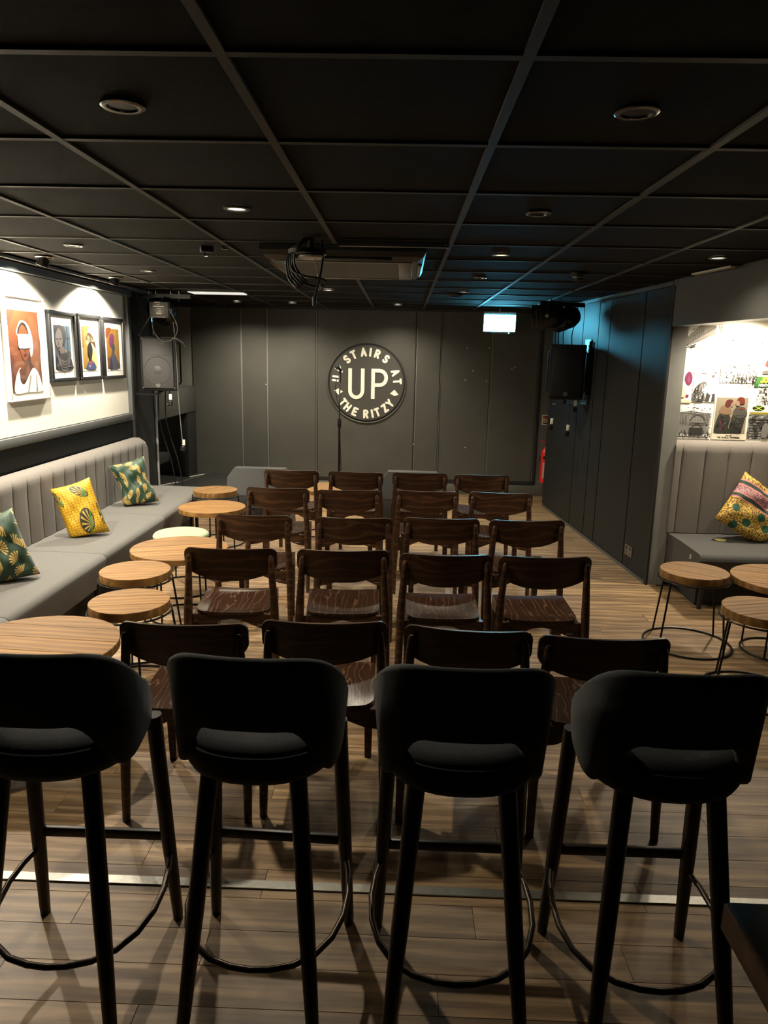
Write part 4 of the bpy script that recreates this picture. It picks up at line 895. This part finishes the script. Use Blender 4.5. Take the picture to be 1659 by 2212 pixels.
# ------------------------------------------------------------------ illuminated exit sign
t = thing('exit_sign', 'glowing white-green hanging exit sign by the back wall', 'exit sign', (1.085, 8.58, 1.99))
MB().box((0, 0, .10), (.375, .03, .205), r=.004).obj('housing', plain('sign_housing', (.10, .12, .11), .4), t)
MB().b2((-.178, -.0185, .008), (.178, -.0145, .19)).obj('lit_panel', M_EXIT, t)
MB().b2((-.18, -.03, .203), (.18, .03, .222)).obj('top_rail', plain('sign_rail', (.35, .36, .34), .4), t)
MB().tube([(0, 0, .22), (0, 0, .271)], .004, 8).obj('suspension_rod', M_CHROME, t)
MB().b2((-.09, -.012, -.008), (.09, .012, 0)).obj('lower_rail', plain('sign_rail', (.35, .36, .34), .4), t)
MB().lathe([(.006, 0), (.006, .006), (.001, .008)], (.11, 0, -.012), n=10).obj('indicator_light', plain('green_led', (.1, .8, .3), .4, emit=(.05, 1, .3), estr=30), t)

# ------------------------------------------------------------------ loudspeakers on wall brackets
def emblem(t, loc, r, M, mat):
    g = MB(); g.lathe([(r*.8, 0), (r*.8, .002), (r, .002), (r, 0)], (0, 0, 0), 24, closed=True)
    for a in range(3): g.box((0, 0, .001), (r*1.3, r*.14, .002), Matrix.Rotation(pi/3*a+pi/6, 3, 'Z'))
    g.v = [tuple(M @ Vector(v)+Vector(loc)) for v in g.v]; return g.obj('badge', mat, t)
def speaker(name, label, loc, rz, grille, badge):
    t = thing(name, label, 'loudspeaker', loc, rz, 'wall-hung loudspeakers')
    W, D, H = .325, .28, .515
    tr = [(-W/2, -D/2), (W/2, -D/2), (W/2, -D/2+.06), (W/2-.05, D/2), (-W/2+.05, D/2), (-W/2, -D/2+.06)]
    rings = [[Vector((x*s, y_*s, z)) for x, y_ in tr] for z, s in ((0, .95), (.012, 1), (H-.012, 1), (H, .95))]
    MB().loft(rings).obj('cabinet', M_PLASTIC, t, 25)
    MB().box((0, -D/2-.006, H/2), (W-.04, .02, H-.05), r=.009).obj('grille', grille, t)
    if grille is M_GRILLE:
        g = MB()
        g.lathe([(.118, 0), (.121, .004), (.126, .004), (.129, 0)], (-.005, -D/2-.0155, .195), 40, RX, closed=True); g.lathe([(.001, .006), (.03, .004), (.042, 0)], (-.005, -D/2-.0155, .195), 28, RX)
        g.b2((-.09, -D/2-.019, .335), (.09, -D/2-.015, .340)); g.obj('cone_relief', M_GRILLE, t)
    for sx in (-1, 1):
        for z in (.03, H-.03): MB().lathe([(.008, 0), (.006, .004)], (sx*(W/2-.018), -D/2-.002, z), 10, RX).obj('screw', M_CHROME, t)
        MB().tube([(sx*(W/2-.002), -.02, .06), (sx*(W/2+.018), -.02, .08), (sx*(W/2+.018), -.02, H-.08), (sx*(W/2-.002), -.02, H-.06)], .008, 8).obj('side_handle', M_PLASTIC, t)
    emblem(t, (-.005, -D/2-.016, .055), .019, RX, badge)
    return t
BADGE = plain('badge_silver', (.5, .5, .48), .3, .8); BADGED = plain('badge_dim', (.22, .22, .22), .35, .6)
speaker('loudspeaker', 'grey-fronted wall loudspeaker by the left wall, above the sofa end', (-2.325, 7.06, 1.325), radians(4), M_GRILLE, BADGE)
speaker('loudspeaker', 'black wall loudspeaker under the spotlights on the right wall', (1.575, 7.16, 1.322), radians(-10), M_GRILLEB, BADGED)
def bracket(label, parts):
    t = thing('speaker_bracket', label, 'bracket', (0, 0, 0), 0, 'wall brackets for loudspeakers'); return t
t = thing('speaker_bracket', 'black metal wall plate and arm carrying the left loudspeaker', 'bracket', (LX, 6.88, 1.29), 0, 'wall brackets for loudspeakers')
MB().b2((0, -.09, 0), (.012, .09, .59), r=.003).obj('wall_plate', plain('plate_worn', (.05, .05, .052), .3, .5, noise=.4, nscale=25), t)
MB().b2((0, -.07, .0), (.26, .03, .012)).obj('shelf_plate', M_BLKMETAL, t)
MB().tube([(.235, .18, .035), (.235, .0, .012)], .012, 8).obj('arm', M_BLKMETAL, t)
p = rw((7.19-5.45)/rd.y, .014)
t = thing('speaker_bracket', 'bolted steel wall plate and shelf carrying the right loudspeaker', 'bracket', (p.x, p.y, 1.27), atan2(rd.y, rd.x)-pi/2, 'wall brackets for loudspeakers')
MB().b2((-.010, -.09, 0), (0, .09, .62), r=.002).obj('wall_plate', plain('plate_steel', (.16, .17, .18), .4, .6), t)
MB().b2((-.028, -.10, .1), (-.01, -.09, .60)).obj('plate_edge', M_BLKMETAL, t)
MB().b2((-.30, -.06, -.004), (0, .06, .006)).obj('shelf_plate', M_STEEL, t)
MB().tube([(-.20, 0, 0), (-.20, 0, .05)], .016, 10).obj('post', M_BLKMETAL, t)
for z in (.06, .31, .56):
    for yy in (-.05, .05): MB().lathe([(.011, 0), (.011, .006), (.006, .010)], (-.01, yy, z), 10, Matrix.Rotation(-pi/2, 3, 'Y')).obj('bolt', M_BLKMETAL, t)

# ------------------------------------------------------------------ stage spotlights
def par_can(label, loc, direction, r=.105, L_=.26, box=False):
    t = thing('stage_spotlight', label, 'stage light', loc, 0, 'ceiling-hung stage spotlights'); d = Vector(direction).normalized(); Rm = d.to_track_quat('Z', 'Y').to_matrix()
    MB().lathe([(.001, -L_*.55), (r*.45, -L_*.53), (r*.80, -L_*.42), (r*.97, -L_*.25), (r, -L_*.05), (r, L_*.15), (r*1.03, L_*.16), (r*1.03, L_*.45), (r*.97, L_*.45), (r*.95, L_*.1), (.001, L_*.08)], n=32, M=Rm).obj('can', M_BLKMETAL, t, 35)
    g = MB()
    for z in (.17, .31, .44): g.lathe([(r*1.03, L_*z), (r*1.07, L_*z), (r*1.07, L_*(z+.03)), (r*1.03, L_*(z+.03))], n=32, M=Rm, closed=True)
    g.obj('rim', plain('can_rim', (.035, .034, .033), .4, .4), t)
    side = Rm @ Vector((1, 0, 0)); side.z = 0; side.normalize()
    topz = CZ-.06-loc[2]
    MB().tube([side*(r*1.12), side*(r*1.12)+Vector((0, 0, topz-.02)), Vector((0, 0, topz)), -side*(r*1.12)+Vector((0, 0, topz-.02)), -side*(r*1.12)], .0075, 6).obj('yoke', M_BLKMETAL, t)
    for s in (-1, 1): MB().lathe([(.016, 0), (.016, .014), (.001, .016)], side*(s*r*1.06), 12, (side*s).to_track_quat('Z', 'Y').to_matrix()).obj('yoke_knob', plain('knob', (.30, .27, .22), .4, .5), t)
    if box:
        b = MB(); b.box((.05, -.17, -.005), (.175, .07, .145), r=.006); b.obj('control_box', plain('box_dark', (.06, .058, .055), .45), t)
        g = MB()
        for (x0, x1, z0, z1) in [(.01, .065, .058, .066), (.03, .06, .04, .046), (.0, .10, .02, .03), (.03, .075, .0, .008), (.04, .075, -.02, -.012), (.025, .075, -.045, -.030), (-.03, .11, -.072, -.068)]: g.b2((x0, -.2065, z0), (x1, -.205, z1))
        g.obj('printed_panel', M_TAG, t)
        MB().tube([(-.025, -.19, -.076), (-.025, -.19, -.115)], .010, 10).obj('plug_socket', M_CHROME, t)
    return t
par_can('black stage spotlight with control box above the left loudspeaker', (-2.33, 7.10, 2.075), (.35, .9, -.35), .105, .24, True)
par_can('black stage spotlight pointing left above the right loudspeaker', (1.335, 7.02, 2.085), (-.95, .25, -.10), .110, .30)
par_can('black stage spotlight nearest the right wall, behind another', (1.545, 7.22, 2.085), (-.45, .85, -.15), .105, .27)
t = thing('lighting_bar', 'short black lighting bar under the ceiling at left', 'lighting bar', (-2.28, 7.10, CZ-.055)); MB().b2((-.24, -.02, -.02), (.24, .02, .02)).obj('bar', M_BLKMETAL, t)
for x in (-.16, -.09, .05, .13):
    MB().tube([(x, -.01, -.045), (x, -.01, .05)], .006, 8).obj('bolt', M_CHROME, t)
t = thing('lighting_bar', 'short black lighting bar under the ceiling at right', 'lighting bar', (1.475, 7.12, CZ-.055), radians(20)); MB().b2((-.22, -.02, -.02), (.24, .02, .02)).obj('bar', M_BLKMETAL, t)
for x in (-.12, -.02, .08, .17):
    MB().tube([(x, -.01, -.045), (x, -.01, .05)], .006, 8).obj('bolt', M_CHROME, t)

# ------------------------------------------------------------------ cables and plugs
def sm3(pts, k=6):
    P = [Vector(p) for p in pts]; out = []; n = len(P)
    for i in range(n-1):
        p0, p1, p2, p3 = P[max(i-1, 0)], P[i], P[i+1], P[min(i+2, n-1)]
        for j in range(k):
            tt = j/k; out.append(.5*((2*p1)+(p2-p0)*tt+(2*p0-5*p1+4*p2-p3)*tt**2+(-p0+3*p1-3*p2+p3)*tt**3))
    return out+[P[-1]]
def cable(label, pts, r=.004, mat=None, plug=None, tagz=False):
    t = thing('hanging_cable', label, 'cable', pts[-1], 0, 'loose cables'); e = Vector(pts[-1])
    MB().tube([p-e for p in sm3(pts)], r, 6).obj('cord', mat or M_CABLE, t, 60)
    if plug:
        MB().box((0, 0, -.025), (.045, .035, .05), r=.01).obj('plug', plain('plug_black', (.01, .01, .01), .25), t)
        for x in (-.014, .014): MB().b2((x-.004, -.025, -.035), (x+.004, -.0175, -.027)).obj('pin', M_CHROME, t)
    if tagz: MB().box((.008, 0, .035), (.028, .010, .055), r=.002).obj('paper_tag', M_TAG, t)
    return t
cable('black hanging cable with tag and plug below the left stage light', [(-2.15, 6.9, 1.96), (-2.14, 6.92, 1.70), (-2.138, 6.93, 1.3), (-2.128, 6.94, 1.0), (-2.118, 6.95, .80)], .0045, M_CABLEG, True, True)
cable('grey looped cable hanging from the left stage light', [(-2.35, 6.9, 1.95), (-2.33, 6.9, 1.86), (-2.26, 6.9, 1.79), (-2.17, 6.9, 1.80), (-2.12, 6.9, 1.87), (-2.12, 6.9, 1.95), (-2.2, 6.92, 2.1), (-2.28, 7.0, 2.2)], .0055, M_CABLEG)
cable('pale stub of cable sticking out beside the left loudspeaker', [(-2.16, 6.9, 1.815), (-2.12, 6.9, 1.81), (-2.07, 6.9, 1.78), (-2.045, 6.9, 1.74)], .006, M_CABLEG)
cable('straight safety wire from lighting bar to left loudspeaker', [(-2.27, 7.02, 2.20), (-2.40, 6.98, 2.0), (-2.50, 6.95, 1.835)], .005, M_CABLEG)
cable('short black lead with tag and plug under the left loudspeaker', [(-2.235, 6.98, 1.33), (-2.235, 6.96, 1.28), (-2.228, 6.95, 1.235)], .004, M_CABLE, True, True)
for i, (x, lab) in enumerate([(-2.40, 'thin black cable running down the wall corner to the floor'), (-2.33, 'second thin black cable hanging below the left loudspeaker')]):
    cable(lab, [(x, 7.15, 1.35), (x-.02, 7.2, 1.0), (x+.05, 7.3, .6), (x+.06, 7.42, .25)], .006, M_CABLE)
cable('cable with tag and black plug hanging at the back of the right loudspeaker', [(1.43, 7.1, 1.36), (1.435, 7.1, 1.2), (1.445, 7.1, 1.075)], .0045, M_CABLE, True, True)
cable('cable with tag and black plug hanging below the right loudspeaker middle', [(1.60, 7.05, 1.30), (1.60, 7.05, 1.15), (1.595, 7.05, 1.02)], .0045, M_CABLE, True, True)
cable('short lead with tag under the right bracket shelf', [(1.65, 7.05, 1.27), (1.65, 7.05, 1.255)], .004, M_CABLE, True, True)
for i, x in enumerate((1.47, 1.50, 1.545, 1.63)):
    cable(['thin black cable left of the right loudspeaker top', 'thin black cable between stage lights and right loudspeaker, second', 'thin black cable behind the right loudspeaker, third', 'thin black cable nearest the right wall above the loudspeaker'][i], [(x, 7.22, 2.02), (x-.012, 7.24, 1.93), (x+.004, 7.26, 1.80)], .005, M_CABLE)
t = thing('wall_conduit', 'pale painted conduit running down the left wall corner', 'conduit', (LX+.014, 7.478, .02)); MB().tube([(0, 0, 0), (0, 0, 1.98)], .011, 10).obj('pipe', plain('conduit_paint', (.30, .31, .31), .4), t)

# ------------------------------------------------------------------ air conditioner cassette, rail, projector mount
t = thing('air_conditioner', 'dark ceiling air conditioner cassette in the middle of the ceiling', 'air conditioner', (-.335, 4.50, CZ-.075)); hx, hy = .44, .50
MB().loft([[Vector((sx*hx*s, sy*hy*s, z)) for sx, sy in ((-1, -1), (1, -1), (1, 1), (-1, 1))] for z, s in ((.074, 1), (.045, 1), (.02, .97), (.0, .90))]).obj('casing', plain('ac_casing', (.018, .0178, .0165), .4), t, 20)
M_ACG = plain('ac_grey', (.10, .10, .09), .4)
g = MB(); iw, ih, bw = .37, .43, .035
for a, b in [((-iw, -ih, -.006), (iw, -ih+bw, .004)), ((-iw, ih-bw, -.006), (iw, ih, .004)), ((-iw, -ih+bw, -.006), (-iw+bw, ih-bw, .004)), ((iw-bw*2.2, -ih+bw, -.006), (iw, ih-bw, .004))]: g.b2(a, b, r=.003)
g.obj('grille_frame', M_ACG, t)
MB().b2((-iw+bw, -ih+bw, -.002), (iw-bw*2.2, ih-bw, .002)).obj('intake_panel', plain('ac_intake', (.028, .025, .020), .55), t)
for sx, sy, lx, ly in ((1, 0, .02, .28), (-1, 0, .02, .28), (0, -1, .26, .02), (0, 1, .26, .02)):
    MB().box((sx*(hx*.93-.008), sy*(hy*.93-.008), .014), (.05 if sx else lx*2, .05 if sy else ly*2, .016), Matrix.Rotation(radians(35)*sx, 3, 'Y') @ Matrix.Rotation(radians(-35)*sy, 3, 'X'), r=.006).obj('air_flap', M_ACG, t)
t = thing('ceiling_rail', 'grey-blue metal rail fixed to the ceiling before the air conditioner', 'rail', (-.065, 3.86, CZ-.018)); MB().b2((-.28, -.015, -.012), (.28, .015, .016), r=.003).obj('rail', plain('rail_blue', (.16, .18, .21), .35, .6), t)
for x in (-.262, .262): MB().lathe([(.006, 0), (.004, .003)], (x, -.015, .002), 8, RX).obj('screw', M_CHROME, t)
t = thing('projector_mount', 'empty ceiling projector mount with plate and coiled black cables', 'projector mount', (-.475, 3.80, CZ))
MB().tube([(0, 0, .0), (0, 0, -.095)], .02, 14).obj('pole', plain('brass_dark', (.16, .11, .05), .4, .6), t)
MB().lathe([(.001, -.10), (.062, -.10), (.066, -.096), (.066, -.088), (.001, -.086)], n=32).obj('mounting_plate', plain('plate_pale', (.45, .42, .38), .5), t)
MB().lathe([(.060, -.085), (.095, -.080), (.095, -.060), (.088, -.058), (.055, -.070)], (-.02, 0, .0), n=32, closed=True).obj('collar', M_BLKMETAL, t)
for i in range(5):
    a = i*.6; dx = -.07-.01*i
    MB().tube(sm3([(-.03+.01*i, -.02, -.005), (dx, -.03+.012*i, -.06), (dx-.01, -.035+.01*i, -.13-.012*i), (dx+.035, -.03, -.20-.01*i), (dx+.05, -.02, -.215-.006*i)]), .006, 6).obj('cable', M_CABLE, t, 60)
MB().tube(sm3([(-.085, -.03, -.10), (-.09, -.03, -.16), (-.02, -.06, -.19), (.06, -.05, -.20), (.075, -.02, -.225), (.02, -.01, -.235), (-.05, -.03, -.215)]), .006, 6).obj('cable', M_CABLE, t, 60)
MB().tube(sm3([(.055, 0, -.01), (.06, -.02, -.10), (.045, -.03, -.20), (.02, -.03, -.285)]), .006, 6).obj('cable', M_CABLE, t, 60)
MB().tube([(.02, -.03, -.285), (.018, -.03, -.33)], .011, 10).obj('connector', M_PLASTIC, t)
MB().tube(sm3([(.02, -.02, -.10), (.035, -.03, -.16), (.045, -.03, -.22), (.05, -.03, -.245), (.04, -.03, -.25), (.045, -.03, -.225)]), .0025, 6).obj('pull_cord', M_TAG, t, 60)
# strip panel, faint emission added for brightness, at the back left of the ceiling
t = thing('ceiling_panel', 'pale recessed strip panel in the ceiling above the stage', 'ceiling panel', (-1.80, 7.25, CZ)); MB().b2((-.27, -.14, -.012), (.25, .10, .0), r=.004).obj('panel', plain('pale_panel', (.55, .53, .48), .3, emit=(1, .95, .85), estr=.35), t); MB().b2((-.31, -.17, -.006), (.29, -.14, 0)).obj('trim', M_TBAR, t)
t = thing('ceiling_batten', 'pale strip cover on the ceiling above the lintel', 'ceiling strip', (1.90, 4.75, CZ-.004), radians(8)); MB().b2((-.02, -.22, -.010), (.02, .22, .002), r=.003).obj('cover', plain('batten_pale', (.42, .40, .34), .5), t)
# detectors and odds on the ceiling
t = thing('smoke_detector', 'black smoke detector on the ceiling near the right wall', 'detector', (1.153, 5.09, CZ)); MB().lathe([(.058, 0), (.058, -.012), (.048, -.016), (.040, -.018), (.036, -.045), (.026, -.052), (.001, -.053)], n=28).obj('body', M_PLASTIC, t); MB().lathe([(.0405, -.022), (.042, -.026), (.042, -.030), (.0405, -.034)], n=28).obj('vent_ring', plain('vent', (.10, .10, .10), .4), t)
t = thing('ceiling_hook', 'black clamp left on the ceiling left of the cables', 'clamp', (-1.09, 4.14, CZ)); MB().box((0, 0, -.018), (.07, .05, .034), Matrix.Rotation(.4, 3, 'Z'), r=.006).obj('body', M_PLASTIC, t); MB().tube([(-.01, -.02, -.03), (.0, -.04, -.06), (.02, -.05, -.06)], .004, 6).obj('wire', M_CHROME, t); MB().box((.10, .0, -.01), (.03, .03, .02), r=.004).obj('clip', M_CHROME, t)
t = thing('ceiling_vent', 'flat round black ceiling disc near the exit sign', 'ceiling disc', (.46, 6.95, CZ)); MB().lathe([(.075, 0), (.075, -.008), (.06, -.014), (.001, -.014)], n=28).obj('disc', M_PLASTIC, t); MB().lathe([(.05, -.014), (.05, -.018), (.045, -.018), (.045, -.014)], n=28).obj('ring', M_BLKMETAL, t)

# ------------------------------------------------------------------ microphone stand, floor monitors
t = thing('microphone_stand', 'slim black microphone stand in front of the round logo', 'microphone stand', (-.672, 7.8, 0))
MB().lathe([(.001, 0), (.13, 0), (.13, .012), (.12, .02), (.02, .028), (.001, .03)], n=32).obj('base', M_BLKMETAL, t)
MB().tube([(0, 0, .02), (0, 0, .98)], .012, 12).obj('lower_tube', M_BLKMETAL, t)
MB().tube([(0, 0, .96), (0, 0, 1.42)], .0075, 12).obj('upper_tube', M_CHROME, t)
MB().tube([(0, 0, .93), (0, 0, .945), (0, 0, 1.02), (0, 0, 1.035)], [.013, .020, .020, .013], 12).obj('clutch', M_PLASTIC, t)
MB().tube([(0, 0, 1.41), (0, 0, 1.50)], .013, 12).obj('joint', M_CHROME, t)
MB().tube([(.0, 0, 1.50), (.01, -.005, 1.53), (-.02, -.02, 1.575)], [.010, .013, .016], 10).obj('clip', M_BLKMETAL, t)
MB().lathe([(.016, -.02), (.024, 0), (.025, .018), (.016, .036), (.001, .04)], (-.025, -.02, 1.565), 16).obj('microphone_head', plain('mic_mesh', (.10, .10, .10), .35, .8, bump=.4, bscale=900), t)
MB().tube(sm3([(-.03, 0, 1.46), (-.045, 0, 1.36), (-.03, 0, 1.24), (-.005, -.012, 1.15), (.01, -.012, .8), (.025, -.01, .4), (.03, 0, .05)]), .004, 6).obj('lead', M_CABLE, t, 60)
def monitor(label, x0, x1, yv):
    t = thing('floor_monitor', label, 'floor monitor', ((x0+x1)/2, yv, 0), 0, 'floor monitor speakers'); W = (x1-x0)/2
    c = .06
    def ring(y_, z_, w_, ch): return None
    back = [Vector((s*W, .30, z)) for s, z in ((-1, 0), (1, 0), (1, .48), (-1, .48))]
    vs = [(-W, 0, 0), (W, 0, 0), (W, 0, .33), (-W, 0, .33), (W, .05, .50), (W-c, .075, .585), (-W+c, .075, .585), (-W, .05, .50), (-W, .38, 0), (W, .38, 0), (W, .22, .50), (W-c, .20, .585), (-W+c, .20, .585), (-W, .22, .50)]
    fs = [(0, 1, 2, 3), (3, 2, 4, 5, 6, 7), (8, 13, 12, 11, 10, 9), (5, 11, 12, 6), (1, 9, 10, 4, 2), (0, 3, 7, 13, 8), (4, 10, 11, 5), (7, 6, 12, 13), (0, 8, 9, 1)]
    MB().add([Vector(v) for v in vs], fs).obj('cabinet', plain('monitor_grey', (.028, .028, .0265), .5, noise=.15, nscale=40, bump=.3, bscale=300), t, 0)
    MB().b2((-W-.003, -.004, .02), (W+.003, 0, .31), r=.0015).obj('rear_panel', M_BLACK, t)
    MB().tube([(-.06, -.004, .2), (-.06, -.03, .21), (.06, -.03, .21), (.06, -.004, .2)], .008, 8).obj('handle', M_PLASTIC, t)
monitor('dark angular floor monitor behind the leftmost far chair', -1.705, -1.08, 6.95)
monitor('dark angular floor monitor behind the third far chair', -.185, .42, 6.95)

# ------------------------------------------------------------------ fire extinguisher, sign, socket
t = thing('fire_extinguisher', 'red fire extinguisher hung beyond the end of the right wall', 'extinguisher', (1.79, 8.93, .20))
MB().lathe([(.001, 0), (.060, 0), (.065, .01), (.065, .36), (.058, .40), (.03, .43), (.022, .445)], n=28).obj('cylinder', M_FIRE, t, 50)
MB().b2((-.05, -.068, .06), (.02, -.064, .26)).obj('instruction_label', plain('label_pale', (.75, .45, .38), .6), t); MB().b2((-.05, -.069, .30), (.03, -.063, .335)).obj('black_band', M_BLACK, t)
MB().tube([(0, 0, .44), (0, 0, .50)], .018, 12).obj('neck', M_CHROME, t)
MB().box((-.03, -.01, .505), (.10, .025, .018), Matrix.Rotation(.2, 3, 'Y'), r=.004).obj('lever', M_FIRE, t)
MB().lathe([(.016, 0), (.016, .012), (.001, .014)], (0, -.02, .47), 14, RX).obj('gauge', M_TAG, t)
MB().tube(sm3([(.02, -.02, .47), (.06, -.04, .40), (.065, -.05, .30), (.05, -.055, .16)]), .009, 8).obj('hose', M_CABLE, t)
MB().b2((-.05, .06, .25), (.05, .17, .32)).obj('wall_hook', M_BLKMETAL, t)
t = thing('fire_sign', 'small cream sign with red extinguisher symbol above the extinguisher', 'sign', (1.785, BACK-.022, .90)); MB().b2((-.05, -.003, 0), (.05, 0, .125)).obj('plate', plain('sign_cream', (.80, .68, .45), .5), t)
art(t, 'symbols', (-.05, -.0035, 0), (1, 0, 0), (0, 0, 1), (0, -1, 0), .1, .125, [((.55, .03, .02), [(.12, .32), (.68, .32), (.68, .90), (.12, .90)]), ((.85, .75, .55), [(.2, .36), (.32, .36), (.32, .72), (.2, .72)]), ((.85, .75, .55), [(.46, .36), (.6, .36), (.6, .6), (.46, .6)]), ((.02, .02, .02), [(.12, .10), (.68, .10), (.68, .24), (.12, .24)])]+[((.08, .25, .10) if i % 2 else (.5, .05, .03), [(.78, .14+.16*i), (.92, .14+.16*i), (.92, .24+.16*i), (.78, .24+.16*i)]) for i in range(5)])
p = rw((5.80-5.45)/rd.y, .014)
t = thing('wall_socket', 'double steel wall socket low on the right wall', 'socket', (p.x, p.y, .13), atan2(rd.y, rd.x)-pi/2); MB().b2((-.006, -.073, 0), (0, .073, .086), r=.002).obj('plate', plain('socket_steel', (.26, .24, .20), .3, .8), t)
for s in (-1, 1):
    MB().b2((-.009, s*.035-.012, .055), (-.005, s*.035+.012, .075)).obj('switch', M_BLACK, t)
    for (dy, dz) in ((0, .042), (-.011, .022), (.011, .022)): MB().b2((-.0075, s*.035+dy-.004, dz-.004), (-.0055, s*.035+dy+.004, dz+.004)).obj('pin_hole', M_BLACK, t)

# ------------------------------------------------------------------ dark counter corner beside the camera
t = thing('bar_counter', 'dark wooden counter corner at the lower right', 'counter', (.62, .5, 0))
M_CT = wood('counter_wood', (.10, .048, .022), (.15, .075, .036), .4, (1, 1, 1), 4, 3, 3, .3, .1, .05)
MB().b2((-.02, -1.2, .715), (.75, .63, .755), r=.004).obj('worktop', [wood('counter_top', (.010, .007, .005), (.018, .012, .009), .35, (1, 1, 1), 4, 3, 3, .3, .1, .05)], t)
MB().b2((-.026, -1.2, .70), (-.018, .63, .752), r=.002).obj('edge_band', M_CT, t)
MB().b2((.22, -1.1, 0), (.70, .45, .715)).obj('body', M_BLACK, t)

# small things left lying about
o = MB().lathe([(.001, .0), (.038, 0), (.040, .002), (.038, .004), (.001, .004)], n=28).obj('paper_coaster', plain('pale_yellow', (.55, .50, .16), .6), None)
o.location = (2.352, 5.205, .426); tag(o, 'pale yellow round coaster on the alcove sofa seat beside the cushion', 'coaster')
MB().b2((2.045-ax_, 4.955-ay_, .345), (2.052-ax_, 4.965-ay_, .375)).obj('fabric_label', M_TAG, af)
